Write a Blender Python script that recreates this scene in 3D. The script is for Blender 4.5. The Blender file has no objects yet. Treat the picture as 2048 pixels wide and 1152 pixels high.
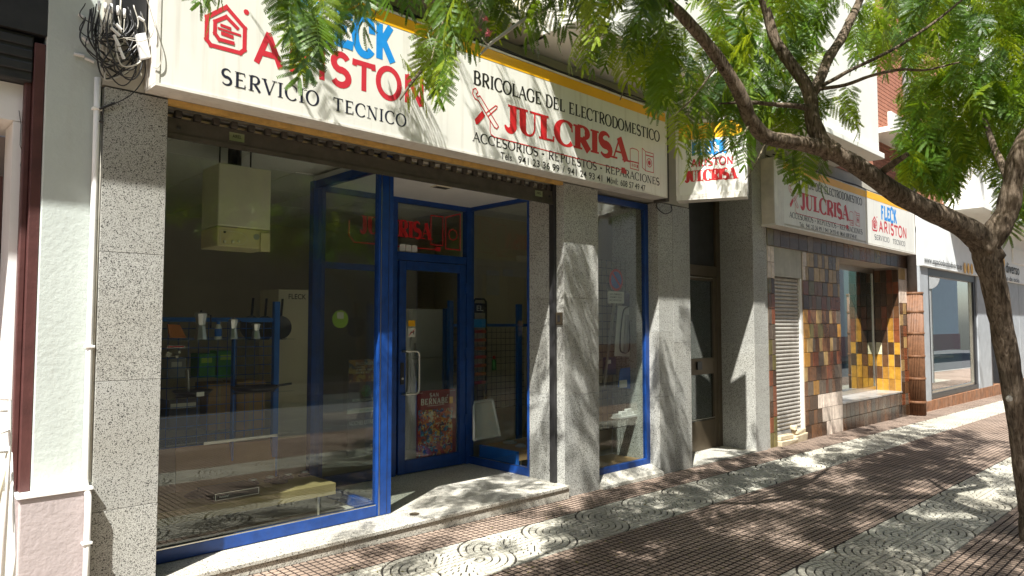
import bpy, bmesh, math, random
import numpy as np
from mathutils import Vector, Matrix
random.seed(7)
sc = bpy.context.scene
COL = sc.collection

# ---------------------------------------------------------------- camera
FPX = 1400.0                                   # focal length in pixels of a 2048 wide picture
YAW = math.atan2(1459.0, FPX); PIT = math.atan2(74.0, FPX)
CAM = Vector((0.0, -4.789, 1.60))
FW = Vector((math.cos(YAW)*math.cos(PIT), math.sin(YAW)*math.cos(PIT), math.sin(PIT)))
RT = Vector((math.sin(YAW), -math.cos(YAW), 0.0))
UP = RT.cross(FW)
cd = bpy.data.cameras.new('camera'); cam = bpy.data.objects.new('camera', cd); COL.objects.link(cam)
cd.sensor_width = 36.0; cd.lens = 36.0*FPX/2048.0; cd.clip_start = 0.05; cd.clip_end = 500
m3 = Matrix((RT, UP, -FW)).transposed()
cam.matrix_world = Matrix.Translation(CAM) @ m3.to_4x4()
sc.camera = cam

# ---------------------------------------------------------------- sky, sun, exposure
SUN_TRAVEL = Vector((0.870, 0.492, -1.477)).normalized()
wd = bpy.data.worlds.new('World'); sc.world = wd; wd.use_nodes = True
nt = wd.node_tree; bg = nt.nodes['Background']
sky = nt.nodes.new('ShaderNodeTexSky'); sky.sky_type = 'NISHITA'; sky.sun_disc = False; sky.dust_density = 2.0; sky.air_density = 1.0
sky.sun_elevation = math.asin(-SUN_TRAVEL.z); sky.sun_rotation = math.atan2(-SUN_TRAVEL.x, -SUN_TRAVEL.y)
nt.links.new(sky.outputs[0], bg.inputs[0]); bg.inputs[1].default_value = 0.066
sd = bpy.data.lights.new('sun', 'SUN'); sd.energy = 4.5; sd.angle = math.radians(0.53); sd.color = (1.0, 0.985, 0.945)
sun = bpy.data.objects.new('sun', sd); COL.objects.link(sun)
sun.rotation_euler = SUN_TRAVEL.to_track_quat('-Z', 'Y').to_euler(); sun.location = (0, 0, 30)
sc.view_settings.view_transform = 'Standard'; sc.view_settings.look = 'None'
sc.view_settings.gamma = 1.0; sc.view_settings.use_curve_mapping = False
sc.view_settings.exposure = 1.42
sc.render.engine = 'CYCLES'
sc.cycles.max_bounces = 10; sc.cycles.diffuse_bounces = 6; sc.cycles.transparent_max_bounces = 16; sc.cycles.caustics_reflective = False

# ---------------------------------------------------------------- measuring helpers (picture point -> place in the street)
SLOPE = 0.0118; G0 = 0.035                       # the pavement falls gently along the street
def ray(u, v): return FW + RT*((u-1024)/FPX) - UP*((v-576)/FPX)
def PY(u, v, y): d = ray(u, v); return CAM + d*((y-CAM.y)/d.y)
def PX(u, v, x): d = ray(u, v); return CAM + d*((x-CAM.x)/d.x)
def PG(u, v): d = ray(u, v); return CAM + d*((G0-CAM.z)/(d.z+SLOPE*d.x))
def PW(u, v, w): return CAM + ray(u, v)*w
def gz(x): return G0 - SLOPE*x
def to_px(p):
    q = Vector(p)-CAM; w = q.dot(FW)
    if w < 0.05: return (-9e3, -9e3, w)
    return (1024+FPX*q.dot(RT)/w, 576-FPX*q.dot(UP)/w, w)

# ---------------------------------------------------------------- mesh builder
class MB:
    def __init__(s): s.v = []; s.f = []; s.m = []
    def face(s, pts, mi=0):
        n = len(s.v); s.v += [tuple(p) for p in pts]; s.f.append(list(range(n, n+len(pts)))); s.m.append(mi); return s
    def box(s, x0, x1, y0, y1, z0, z1, mi=0):
        n = len(s.v)
        s.v += [(x, y, z) for z in (z0, z1) for y in (y0, y1) for x in (x0, x1)]
        for q in ((0,2,3,1),(4,5,7,6),(0,1,5,4),(2,6,7,3),(0,4,6,2),(1,3,7,5)): s.f.append([n+i for i in q]); s.m.append(mi)
        return s
    def obox(s, c, ax, ay, az, mi=0):                       # box from a centre and three half-axis vectors
        c, ax, ay, az = Vector(c), Vector(ax), Vector(ay), Vector(az); n = len(s.v)
        s.v += [tuple(c+ax*i+ay*j+az*k) for k in (-1,1) for j in (-1,1) for i in (-1,1)]
        for q in ((0,2,3,1),(4,5,7,6),(0,1,5,4),(2,6,7,3),(0,4,6,2),(1,3,7,5)): s.f.append([n+i for i in q]); s.m.append(mi)
        return s
    def prism(s, pts, ext, mi=0):                           # outline (list of 3d points) pushed along ext
        n = len(s.v); k = len(pts); e = Vector(ext)
        s.v += [tuple(p) for p in pts] + [tuple(Vector(p)+e) for p in pts]
        s.f.append(list(range(n, n+k))); s.m.append(mi); s.f.append(list(range(n+2*k-1, n+k-1, -1))); s.m.append(mi)
        for i in range(k): j = (i+1) % k; s.f.append([n+i, n+k+i, n+k+j, n+j]); s.m.append(mi)
        return s
    def tube(s, pts, rad, seg=8, mi=0, cap=True):
        pts = [Vector(p) for p in pts]; k = len(pts); n = len(s.v)
        if not hasattr(rad, '__len__'): rad = [rad]*k
        up = None
        for i, p in enumerate(pts):
            t = (pts[min(i+1, k-1)]-pts[max(i-1, 0)]).normalized()
            if up is None: up = Vector((0,0,1)) if abs(t.z) < 0.9 else Vector((1,0,0))
            a = t.cross(up); 
            if a.length < 1e-5: a = t.cross(Vector((0.3,1,0.2)))
            a.normalize(); b = a.cross(t).normalized(); up = b
            for j in range(seg):
                g = 2*math.pi*j/seg; s.v.append(tuple(p+a*(rad[i]*math.cos(g))+b*(rad[i]*math.sin(g))))
        for i in range(k-1):
            for j in range(seg):
                q = (j+1) % seg; s.f.append([n+i*seg+j, n+i*seg+q, n+(i+1)*seg+q, n+(i+1)*seg+j]); s.m.append(mi)
        if cap:
            s.f.append([n+j for j in range(seg)][::-1]); s.m.append(mi); s.f.append([n+(k-1)*seg+j for j in range(seg)]); s.m.append(mi)
        return s
    def lathe(s, c, prof, seg=16, axis=Vector((0,0,1)), mi=0):
        c = Vector(c); ax = Vector(axis).normalized(); a = ax.orthogonal().normalized(); b = ax.cross(a)
        n = len(s.v); k = len(prof)
        for r, h in prof:
            for j in range(seg):
                g = 2*math.pi*j/seg; s.v.append(tuple(c+ax*h+a*(r*math.cos(g))+b*(r*math.sin(g))))
        for i in range(k-1):
            for j in range(seg):
                q = (j+1) % seg; s.f.append([n+i*seg+j, n+i*seg+q, n+(i+1)*seg+q, n+(i+1)*seg+j]); s.m.append(mi)
        s.f.append([n+j for j in range(seg)][::-1]); s.m.append(mi); s.f.append([n+(k-1)*seg+j for j in range(seg)]); s.m.append(mi)
        return s
    def mesh(s, name, mats, smooth=False):
        me = bpy.data.meshes.new(name); me.from_pydata(s.v, [], s.f)
        for m in (mats if isinstance(mats, (list, tuple)) else [mats]): me.materials.append(m)
        if any(s.m): me.polygons.foreach_set('material_index', s.m)
        if smooth: me.polygons.foreach_set('use_smooth', [True]*len(me.polygons))
        me.update(); return me

def link(o, parent=None):
    COL.objects.link(o)
    if parent is not None:
        o.parent = parent
        r = parent
        o.matrix_parent_inverse = Matrix.Translation(-ROOTLOC.get(r.name, Vector((0,0,0))))
    return o
ROOTLOC = {}
def obj(name, mb, mat, parent=None, smooth=False, bevel=0, kind=None, label=None):
    me = mb if isinstance(mb, bpy.types.Mesh) else mb.mesh(name, mat, smooth)
    o = bpy.data.objects.new(name, me); link(o, parent)
    if bevel:
        b = o.modifiers.new('bevel', 'BEVEL'); b.width = bevel; b.segments = 2; b.limit_method = 'ANGLE'
    if kind: o['kind'] = kind
    if label: o['label'] = label
    return o
def thing(name, label, cat, loc=(0,0,0), group=None):
    o = bpy.data.objects.new(name, None); COL.objects.link(o); o.location = loc; o.empty_display_size = 0.1
    o['label'] = label; o['category'] = cat
    if group: o['group'] = group
    ROOTLOC[o.name] = Vector(loc)
    return o
def tag(o, label, cat, group=None):
    o['label'] = label; o['category'] = cat
    if group: o['group'] = group
    return o
def box(name, x0, x1, y0, y1, z0, z1, mat, parent=None, bevel=0, **k):
    return obj(name, MB().box(x0, x1, y0, y1, z0, z1), mat, parent, bevel=bevel, **k)

# ---------------------------------------------------------------- materials
def new_mat(name):
    m = bpy.data.materials.new(name); m.use_nodes = True; n = m.node_tree
    return m, n, n.nodes['Principled BSDF'], n.links
def rampn(n, cols, interp='LINEAR'):
    r = n.nodes.new('ShaderNodeValToRGB'); r.color_ramp.interpolation = interp
    e = r.color_ramp.elements
    while len(e) < len(cols): e.new(0.5)
    for i, (p, c) in enumerate(cols): e[i].position = p; e[i].color = (*c, 1)
    return r
def coords(n, kind='Object'):
    t = n.nodes.new('ShaderNodeTexCoord'); return t.outputs[kind]
def pm(name, col, rough=0.6, var=0.12, scale=6.0, bump=0.0, bscale=60.0, metal=0.0, spec=0.5, rnd=0.0, streak=0.0, dirt=None, world=False, spots=0.0):
    """painted / plain surface: base colour with uneven tone, optional run-off streaks, fine relief"""
    m, n, b, L = new_mat(name); co = coords(n)
    if world: co = n.nodes.new('ShaderNodeNewGeometry').outputs['Position']
    nz = n.nodes.new('ShaderNodeTexNoise'); nz.inputs['Scale'].default_value = scale; nz.inputs['Detail'].default_value = 6; nz.inputs['Roughness'].default_value = 0.65
    L.new(co, nz.inputs['Vector'])
    lo = tuple(max(0, c*(1-var)) for c in col); hi = tuple(min(1, c*(1+var)) for c in col)
    r = rampn(n, [(0.3, lo), (0.7, hi)]); L.new(nz.outputs[0], r.inputs[0]); out = r.outputs[0]
    if streak:
        mp = n.nodes.new('ShaderNodeMapping'); mp.inputs['Scale'].default_value = (22, 22, 1.2); L.new(co, mp.inputs[0])
        n2 = n.nodes.new('ShaderNodeTexNoise'); n2.inputs['Scale'].default_value = 1.0; n2.inputs['Detail'].default_value = 4; L.new(mp.outputs[0], n2.inputs['Vector'])
        r2 = rampn(n, [(0.52, (0,0,0)), (0.75, (1,1,1))]); L.new(n2.outputs[0], r2.inputs[0])
        mu = n.nodes.new('ShaderNodeMath'); mu.operation = 'MULTIPLY'; mu.inputs[1].default_value = streak; L.new(r2.outputs[0], mu.inputs[0])
        mx = n.nodes.new('ShaderNodeMixRGB'); L.new(mu.outputs[0], mx.inputs[0]); L.new(out, mx.inputs[1]); mx.inputs[2].default_value = (*(dirt or (0.12, 0.09, 0.05)), 1); out = mx.outputs[0]
    if spots:
        vo = n.nodes.new('ShaderNodeTexVoronoi'); vo.inputs['Scale'].default_value = 3.2; L.new(co, vo.inputs['Vector']); r5 = rampn(n, [(0.05, (1,1,1)), (0.075, (0,0,0))]); L.new(vo.outputs['Distance'], r5.inputs[0])
        n6 = n.nodes.new('ShaderNodeTexNoise'); n6.inputs['Scale'].default_value = 0.8; n6.inputs['Detail'].default_value = 4; L.new(co, n6.inputs['Vector']); r6 = rampn(n, [(0.35, (0.70,0.67,0.64)), (0.62, (1,1,1))]); L.new(n6.outputs[0], r6.inputs[0])
        m6 = n.nodes.new('ShaderNodeMixRGB'); m6.blend_type = 'MULTIPLY'; m6.inputs[0].default_value = 0.8; L.new(out, m6.inputs[1]); L.new(r6.outputs[0], m6.inputs[2])
        mu5 = n.nodes.new('ShaderNodeMath'); mu5.operation = 'MULTIPLY'; mu5.inputs[1].default_value = spots; L.new(r5.outputs[0], mu5.inputs[0])
        m5 = n.nodes.new('ShaderNodeMixRGB'); L.new(mu5.outputs[0], m5.inputs[0]); L.new(m6.outputs[0], m5.inputs[1]); m5.inputs[2].default_value = (0.05, 0.045, 0.04, 1); out = m5.outputs[0]
    if rnd:
        oi = n.nodes.new('ShaderNodeObjectInfo'); hs = n.nodes.new('ShaderNodeHueSaturation')
        mr = n.nodes.new('ShaderNodeMapRange'); mr.inputs[3].default_value = 1-rnd; mr.inputs[4].default_value = 1+rnd
        L.new(oi.outputs['Random'], mr.inputs[0]); L.new(mr.outputs[0], hs.inputs['Value']); L.new(out, hs.inputs['Color']); out = hs.outputs[0]
    L.new(out, b.inputs['Base Color'])
    b.inputs['Roughness'].default_value = rough; b.inputs['Metallic'].default_value = metal; b.inputs['Specular IOR Level'].default_value = spec
    if bump:
        n3 = n.nodes.new('ShaderNodeTexNoise'); n3.inputs['Scale'].default_value = bscale; n3.inputs['Detail'].default_value = 5; L.new(co, n3.inputs['Vector'])
        bp = n.nodes.new('ShaderNodeBump'); bp.inputs['Strength'].default_value = bump; bp.inputs['Distance'].default_value = 0.01
        L.new(n3.outputs[0], bp.inputs['Height']); L.new(bp.outputs[0], b.inputs['Normal'])
    return m
def granite(name, light, mid, dark, rough=0.45, sc1=95):
    m, n, b, L = new_mat(name); co = coords(n); oi = n.nodes.new('ShaderNodeObjectInfo')
    off = n.nodes.new('ShaderNodeVectorMath'); off.operation = 'SCALE'; off.inputs[0].default_value = (7, 3, 5); L.new(oi.outputs['Random'], off.inputs['Scale'])
    ad = n.nodes.new('ShaderNodeVectorMath'); ad.operation = 'ADD'; L.new(co, ad.inputs[0]); L.new(off.outputs[0], ad.inputs[1]); co = ad.outputs[0]
    n1 = n.nodes.new('ShaderNodeTexNoise'); n1.inputs['Scale'].default_value = sc1; n1.inputs['Detail'].default_value = 3; n1.inputs['Roughness'].default_value = 0.6; L.new(co, n1.inputs['Vector'])
    r1 = rampn(n, [(0.34, dark), (0.42, mid), (0.52, light), (0.64, tuple(min(1, c*1.18) for c in light))]); L.new(n1.outputs[0], r1.inputs[0])
    v = n.nodes.new('ShaderNodeTexVoronoi'); v.inputs['Scale'].default_value = sc1*0.9; L.new(co, v.inputs['Vector'])
    r2 = rampn(n, [(0.0, (0,0,0)), (0.10, (0,0,0)), (0.14, (1,1,1))]); sx = n.nodes.new('ShaderNodeSeparateColor'); L.new(v.outputs['Color'], sx.inputs[0]); L.new(sx.outputs[0], r2.inputs[0])
    mx = n.nodes.new('ShaderNodeMixRGB'); L.new(r2.outputs[0], mx.inputs[0]); mx.inputs[1].default_value = (*dark, 1); L.new(r1.outputs[0], mx.inputs[2])
    n4 = n.nodes.new('ShaderNodeTexNoise'); n4.inputs['Scale'].default_value = 1.6; n4.inputs['Detail'].default_value = 5; L.new(co, n4.inputs['Vector'])
    r4 = rampn(n, [(0.3, (0.84, 0.82, 0.78)), (0.7, (1, 1, 1))]); L.new(n4.outputs[0], r4.inputs[0])
    m4 = n.nodes.new('ShaderNodeMixRGB'); m4.blend_type = 'MULTIPLY'; m4.inputs[0].default_value = 1; L.new(mx.outputs[0], m4.inputs[1]); L.new(r4.outputs[0], m4.inputs[2])
    hs = n.nodes.new('ShaderNodeHueSaturation'); mr = n.nodes.new('ShaderNodeMapRange'); mr.inputs[3].default_value = 0.90; mr.inputs[4].default_value = 1.06; L.new(oi.outputs['Random'], mr.inputs[0]); L.new(mr.outputs[0], hs.inputs['Value']); L.new(m4.outputs[0], hs.inputs['Color'])
    L.new(hs.outputs[0], b.inputs['Base Color']); b.inputs['Roughness'].default_value = rough; b.inputs['Specular IOR Level'].default_value = 0.35
    return m
def glass(name, tint=(0.90, 0.95, 0.93), boost=1.0):
    m, n, b, L = new_mat(name); n.nodes.remove(b)
    g = n.nodes.new('ShaderNodeNewGeometry'); d = n.nodes.new('ShaderNodeVectorMath'); d.operation = 'DOT_PRODUCT'
    L.new(g.outputs['Normal'], d.inputs[0]); L.new(g.outputs['Incoming'], d.inputs[1])
    def mth(op, a, c=None):
        k = n.nodes.new('ShaderNodeMath'); k.operation = op
        if isinstance(a, (int, float)): k.inputs[0].default_value = a
        else: L.new(a, k.inputs[0])
        if c is not None:
            if isinstance(c, (int, float)): k.inputs[1].default_value = c
            else: L.new(c, k.inputs[1])
        return k.outputs[0]
    ab = mth('ABSOLUTE', d.outputs['Value']); om = mth('SUBTRACT', 1.0, ab); p5 = mth('POWER', om, 5.0)
    sch = mth('ADD', mth('MULTIPLY', p5, 0.96), 0.04); fac = mth('MULTIPLY', sch, boost)
    cl = n.nodes.new('ShaderNodeClamp'); L.new(fac, cl.inputs[0])
    tr = n.nodes.new('ShaderNodeBsdfTransparent'); tr.inputs[0].default_value = (*tint, 1)
    gl = n.nodes.new('ShaderNodeBsdfGlossy'); gl.inputs['Roughness'].default_value = 0.0; gl.inputs[0].default_value = (1, 1, 1, 1)
    mx = n.nodes.new('ShaderNodeMixShader'); L.new(cl.outputs[0], mx.inputs[0]); L.new(tr.outputs[0], mx.inputs[1]); L.new(gl.outputs[0], mx.inputs[2])
    L.new(mx.outputs[0], n.nodes['Material Output'].inputs['Surface']); return m
def leafmat(name, c1, c2, tcol, tr=0.35, rough=0.45):
    m, n, b, L = new_mat(name); co = coords(n); oi = n.nodes.new('ShaderNodeObjectInfo')
    nz = n.nodes.new('ShaderNodeTexNoise'); nz.inputs['Scale'].default_value = 3.0; nz.inputs['Detail'].default_value = 3; L.new(co, nz.inputs['Vector'])
    ad = n.nodes.new('ShaderNodeMath'); ad.operation = 'ADD'; L.new(nz.outputs[0], ad.inputs[0]); L.new(oi.outputs['Random'], ad.inputs[1])
    r = rampn(n, [(0.45, c1), (1.05, c2)]); 
    hf = n.nodes.new('ShaderNodeMath'); hf.operation = 'MULTIPLY'; hf.inputs[1].default_value = 0.75; L.new(ad.outputs[0], hf.inputs[0]); L.new(hf.outputs[0], r.inputs[0])
    L.new(r.outputs[0], b.inputs['Base Color']); b.inputs['Roughness'].default_value = rough; b.inputs['Specular IOR Level'].default_value = 0.4
    t = n.nodes.new('ShaderNodeBsdfTranslucent'); t.inputs[0].default_value = (*tcol, 1)
    mx = n.nodes.new('ShaderNodeMixShader'); mx.inputs[0].default_value = tr
    L.new(b.outputs[0], mx.inputs[1]); L.new(t.outputs[0], mx.inputs[2]); L.new(mx.outputs[0], n.nodes['Material Output'].inputs['Surface']); return m

M = {}
M['granite'] = granite('grey_granite', (0.50, 0.50, 0.46), (0.29, 0.285, 0.26), (0.062, 0.060, 0.055), sc1=225)
M['granite_step'] = granite('step_granite', (0.60, 0.58, 0.51), (0.42, 0.40, 0.34), (0.10, 0.09, 0.075), sc1=190)
M['blue'] = pm('blue_aluminium', (0.008, 0.052, 0.235), 0.38, 0.28, 9, spec=0.5, streak=0.12, dirt=(0.10, 0.13, 0.20), bump=0.04, bscale=20)
M['blue_rack'] = pm('blue_steel', (0.015, 0.12, 0.45), 0.4, 0.1, 6)
M['glass'] = glass('window_glass', (0.93, 0.96, 0.94), 1.45)
M['glass_far'] = glass('tinted_glass', (0.45, 0.56, 0.53), 2.6)
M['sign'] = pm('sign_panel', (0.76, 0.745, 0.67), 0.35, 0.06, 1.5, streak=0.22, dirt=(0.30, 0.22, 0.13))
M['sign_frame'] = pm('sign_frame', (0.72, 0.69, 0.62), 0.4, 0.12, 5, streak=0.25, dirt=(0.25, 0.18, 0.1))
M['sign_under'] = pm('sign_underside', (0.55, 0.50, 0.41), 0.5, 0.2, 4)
M['yellow'] = pm('yellow_stripe', (0.86, 0.44, 0.008), 0.4, 0.06, 3)
M['wood_strip'] = pm('wood_strip', (0.60, 0.36, 0.10), 0.6, 0.25, 14)
M['ink'] = pm('dark_ink', (0.012, 0.014, 0.03), 0.5, 0.1)
M['black'] = pm('black_ink', (0.012, 0.011, 0.01), 0.5, 0.1)
M['red'] = pm('red_ink', (0.56, 0.018, 0.022), 0.45, 0.08)
M['ariston_red'] = pm('crimson_ink', (0.55, 0.028, 0.045), 0.45, 0.08)
M['sky_blue'] = pm('bright_blue_ink', (0.012, 0.26, 0.68), 0.45, 0.08)
M['plaster'] = pm('white_plaster', (0.51, 0.555, 0.51), 0.85, 0.07, 2.2, bump=0.28, bscale=38, streak=0.12, dirt=(0.4, 0.38, 0.33))
M['pink'] = pm('pink_render', (0.46, 0.395, 0.38), 0.85, 0.10, 3, bump=0.35, bscale=40)
M['brown_wood'] = pm('brown_wood', (0.085, 0.030, 0.026), 0.5, 0.25, 7, bump=0.2, bscale=30)
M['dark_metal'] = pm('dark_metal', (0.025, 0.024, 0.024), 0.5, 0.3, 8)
M['shutter'] = pm('shutter_metal', (0.085, 0.075, 0.062), 0.55, 0.25, 12, metal=0.3)
M['bronze'] = pm('bronze_aluminium', (0.11, 0.085, 0.055), 0.42, 0.15, 5, metal=0.5)
M['steel'] = pm('brushed_steel', (0.60, 0.57, 0.50), 0.28, 0.08, 10, metal=1.0)
M['chrome'] = pm('polished_metal', (0.55, 0.55, 0.53), 0.30, 0.05, 10, metal=1.0)
M['white_paint'] = pm('white_paint', (0.86, 0.85, 0.81), 0.45, 0.05, 5)
M['appliance'] = pm('cream_appliance', (0.74, 0.70, 0.54), 0.4, 0.05, 4)
M['appliance2'] = pm('tan_plastic', (0.66, 0.56, 0.32), 0.45, 0.06, 5)
M['ceiling'] = pm('ceiling_tile', (0.88, 0.86, 0.80), 0.9, 0.04, 20, bump=0.15, bscale=90)
M['wall'] = pm('interior_wall', (0.76, 0.69, 0.53), 0.9, 0.06, 2)
M['floor'] = pm('interior_floor', (0.48, 0.44, 0.36), 0.35, 0.15, 3)
M['card'] = pm('cardboard', (0.36, 0.22, 0.10), 0.8, 0.1, 5)
M['plank'] = pm('pale_wood', (0.34, 0.265, 0.12), 0.5, 0.15, 3)
M['black_plastic'] = pm('black_plastic', (0.018, 0.018, 0.02), 0.35, 0.2, 6)
M['white_plastic'] = pm('white_plastic', (0.72, 0.71, 0.68), 0.4, 0.05, 6)
M['grey_plastic'] = pm('grey_plastic', (0.30, 0.30, 0.30), 0.45, 0.1, 6)
M['cable'] = pm('black_cable', (0.018, 0.017, 0.016), 0.45, 0.2, 20)
M['cable_pale'] = pm('pale_cable', (0.48, 0.45, 0.38), 0.5, 0.2, 20)
M['orange'] = pm('orange_plastic', (0.50, 0.15, 0.02), 0.5, 0.1)
M['green'] = pm('green_plastic', (0.04, 0.24, 0.05), 0.5, 0.1)
M['lime'] = pm('lime_sticker', (0.36, 0.55, 0.06), 0.5, 0.08)
M['paper'] = pm('paper', (0.70, 0.68, 0.62), 0.8, 0.05)
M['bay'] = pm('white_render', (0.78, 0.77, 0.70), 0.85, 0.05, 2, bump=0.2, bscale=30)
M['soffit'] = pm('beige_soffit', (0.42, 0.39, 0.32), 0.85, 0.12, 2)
M['brick'] = pm('red_brick', (0.36, 0.15, 0.09), 0.8, 0.16, 9, rnd=0.14)
M['mortar'] = pm('mortar', (0.36, 0.31, 0.26), 0.9, 0.12, 9)
M['pave_brown'] = pm('brown_paving', (0.285, 0.212, 0.162), 0.75, 0.20, 2.6, rnd=0.13, bump=0.2, bscale=70, world=True, spots=0.5)
M['pave_white'] = pm('white_paving', (0.47, 0.45, 0.37), 0.7, 0.16, 3.0, rnd=0.10, bump=0.2, bscale=70, world=True, spots=0.55)
M['groove_brown'] = pm('groove_dirt_brown', (0.046, 0.033, 0.025), 0.95, 0.3, 8)
M['groove_white'] = pm('groove_dirt_grey', (0.026, 0.022, 0.017), 0.95, 0.3, 8)
M['asphalt'] = pm('asphalt', (0.07, 0.07, 0.07), 0.9, 0.2, 6, bump=0.3, bscale=90)
M['kerb'] = pm('kerb_stone', (0.36, 0.34, 0.30), 0.8, 0.15, 5)
M['bark'] = pm('bark', (0.115, 0.085, 0.060), 0.9, 0.45, 17, bump=0.9, bscale=42, streak=0.25, dirt=(0.035, 0.027, 0.02))
def barkmat():
    m, n, b, L = new_mat('bark'); co = coords(n); mp = n.nodes.new('ShaderNodeMapping'); mp.inputs['Scale'].default_value = (46, 46, 9); L.new(co, mp.inputs[0])
    nz = n.nodes.new('ShaderNodeTexNoise'); nz.inputs['Scale'].default_value = 1.0; nz.inputs['Detail'].default_value = 7; nz.inputs['Roughness'].default_value = 0.7; nz.inputs['Distortion'].default_value = 0.8; L.new(mp.outputs[0], nz.inputs['Vector'])
    r = rampn(n, [(0.34, (0.036, 0.028, 0.020)), (0.48, (0.150, 0.116, 0.084)), (0.66, (0.285, 0.235, 0.180))]); L.new(nz.outputs[0], r.inputs[0])
    n2 = n.nodes.new('ShaderNodeTexNoise'); n2.inputs['Scale'].default_value = 5.0; n2.inputs['Detail'].default_value = 3; L.new(co, n2.inputs['Vector']); r2 = rampn(n, [(0.35, (0.6, 0.58, 0.55)), (0.65, (1.1, 1.05, 1.0))]); L.new(n2.outputs[0], r2.inputs[0])
    mx = n.nodes.new('ShaderNodeMixRGB'); mx.blend_type = 'MULTIPLY'; mx.inputs[0].default_value = 1; L.new(r.outputs[0], mx.inputs[1]); L.new(r2.outputs[0], mx.inputs[2]); L.new(mx.outputs[0], b.inputs['Base Color']); b.inputs['Roughness'].default_value = 0.95; b.inputs['Specular IOR Level'].default_value = 0.2
    bp = n.nodes.new('ShaderNodeBump'); bp.inputs['Strength'].default_value = 1.0; bp.inputs['Distance'].default_value = 0.012; L.new(nz.outputs[0], bp.inputs['Height']); L.new(bp.outputs[0], b.inputs['Normal']); return m
M['bark'] = barkmat()
M['leaf'] = leafmat('mimosa_leaf', (0.011, 0.040, 0.005), (0.074, 0.152, 0.010), (0.26, 0.40, 0.012), 0.34)
M['leaf_sunlit'] = leafmat('mimosa_leaf_sunlit', (0.090, 0.175, 0.010), (0.21, 0.29, 0.018), (0.46, 0.54, 0.018), 0.44)  # leaf copy with sun and backlight brightness put into its colour
M['twig'] = pm('twig', (0.16, 0.13, 0.08), 0.8, 0.25, 20)
# ---------------------------------------------------------------- lettering (strokes with thick and thin parts, serifs)
def arc(cx, cy, rx, ry, a0, a1, n=12):
    return [(cx+rx*math.cos(math.radians(a0+(a1-a0)*i/n)), cy+ry*math.sin(math.radians(a0+(a1-a0)*i/n))) for i in range(n+1)]
GL = {
 'I': (.40, [([(.2,0),(.2,1)],'K')], [(.2,0),(.2,1)]),
 'L': (.72, [([(.2,0),(.2,1)],'K'), ([(.2,.0),(.66,.0)],'h'), ([(.64,0),(.66,.24)],'n')], [(.2,0),(.2,1)]),
 'E': (.76, [([(.2,0),(.2,1)],'K'), ([(.2,1),(.64,1)],'h'), ([(.2,.52),(.54,.52)],'h'), ([(.2,0),(.68,0)],'h'), ([(.63,1),(.65,.8)],'n'), ([(.66,0),(.69,.24)],'n')], [(.2,0),(.2,1)]),
 'F': (.70, [([(.2,0),(.2,1)],'K'), ([(.2,1),(.66,1)],'h'), ([(.2,.52),(.56,.52)],'h')], [(.2,0),(.2,1)]),
 'T': (.76, [([(.38,0),(.38,1)],'K'), ([(.04,1),(.72,1)],'h'), ([(.05,1),(.03,.78)],'n'), ([(.71,1),(.73,.78)],'n')], [(.38,0)]),
 'D': (.88, [([(.2,0),(.2,1)],'K'), ([(.2,1)]+arc(.42,.5,.40,.5,90,-90)+[(.2,0)],'a')], [(.2,0),(.2,1)]),
 'P': (.72, [([(.2,0),(.2,1)],'K'), ([(.2,1)]+arc(.42,.74,.26,.26,90,-90)+[(.2,.48)],'a')], [(.2,0),(.2,1)]),
 'R': (.84, [([(.2,0),(.2,1)],'K'), ([(.2,1)]+arc(.42,.74,.26,.26,90,-90)+[(.2,.48)],'a'), ([(.40,.49),(.76,0)],'K')], [(.2,0),(.2,1)]),
 'B': (.80, [([(.2,0),(.2,1)],'K'), ([(.2,1)]+arc(.42,.76,.23,.24,90,-90)+[(.2,.52)],'a'), ([(.2,.52)]+arc(.44,.26,.28,.26,90,-90)+[(.2,0)],'a')], [(.2,0),(.2,1)]),
 'A': (.86, [([(.07,0),(.43,1)],'n'), ([(.40,1),(.79,0)],'K'), ([(.20,.34),(.64,.34)],'n')], [(.07,0),(.79,0)]),
 'V': (.84, [([(.07,1),(.44,0)],'K'), ([(.42,0),(.77,1)],'n')], [(.07,1),(.77,1)]),
 'N': (.90, [([(.15,0),(.15,1)],'n'), ([(.14,1),(.74,0)],'K'), ([(.75,0),(.75,1)],'n')], [(.15,0),(.12,1),(.75,1)]),
 'M': (1.06, [([(.14,0),(.14,1)],'n'), ([(.15,1),(.53,.06)],'K'), ([(.52,.06),(.90,1)],'n'), ([(.90,0),(.90,1)],'K')], [(.14,0),(.90,0)]),
 'O': (.92, [(arc(.46,.5,.41,.51,0,360,28),'a')], []),
 'C': (.84, [(arc(.47,.5,.41,.51,42,318,22),'a'), ([(.77,.86),(.79,.62)],'n')], []),
 'G': (.90, [(arc(.47,.5,.41,.51,42,318,22),'a'), ([(.77,.86),(.79,.62)],'n'), ([(.76,.44),(.76,.1)],'K')], [(.76,.44)]),
 'S': (.68, [(arc(.34,.745,.25,.255,28,262,12)+arc(.34,.25,.27,.25,82,-152,12),'s')], []),
 'U': (.86, [([(.17,1),(.17,.38)]+arc(.43,.36,.26,.36,180,360)[1:]+[(.69,1)],'u')], [(.17,1),(.69,1)]),
 'J': (.58, [([(.38,1),(.38,.25)]+arc(.21,.24,.17,.24,0,-165)[1:],'j')], [(.38,1)]),
 'K': (.88, [([(.2,0),(.2,1)],'K'), ([(.22,.38),(.70,1)],'n'), ([(.36,.56),(.80,0)],'K')], [(.2,0),(.2,1)]),
 '-': (.46, [([(.08,.42),(.38,.42)],'K')], []),
 ' ': (.36, [], []),
}
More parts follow.
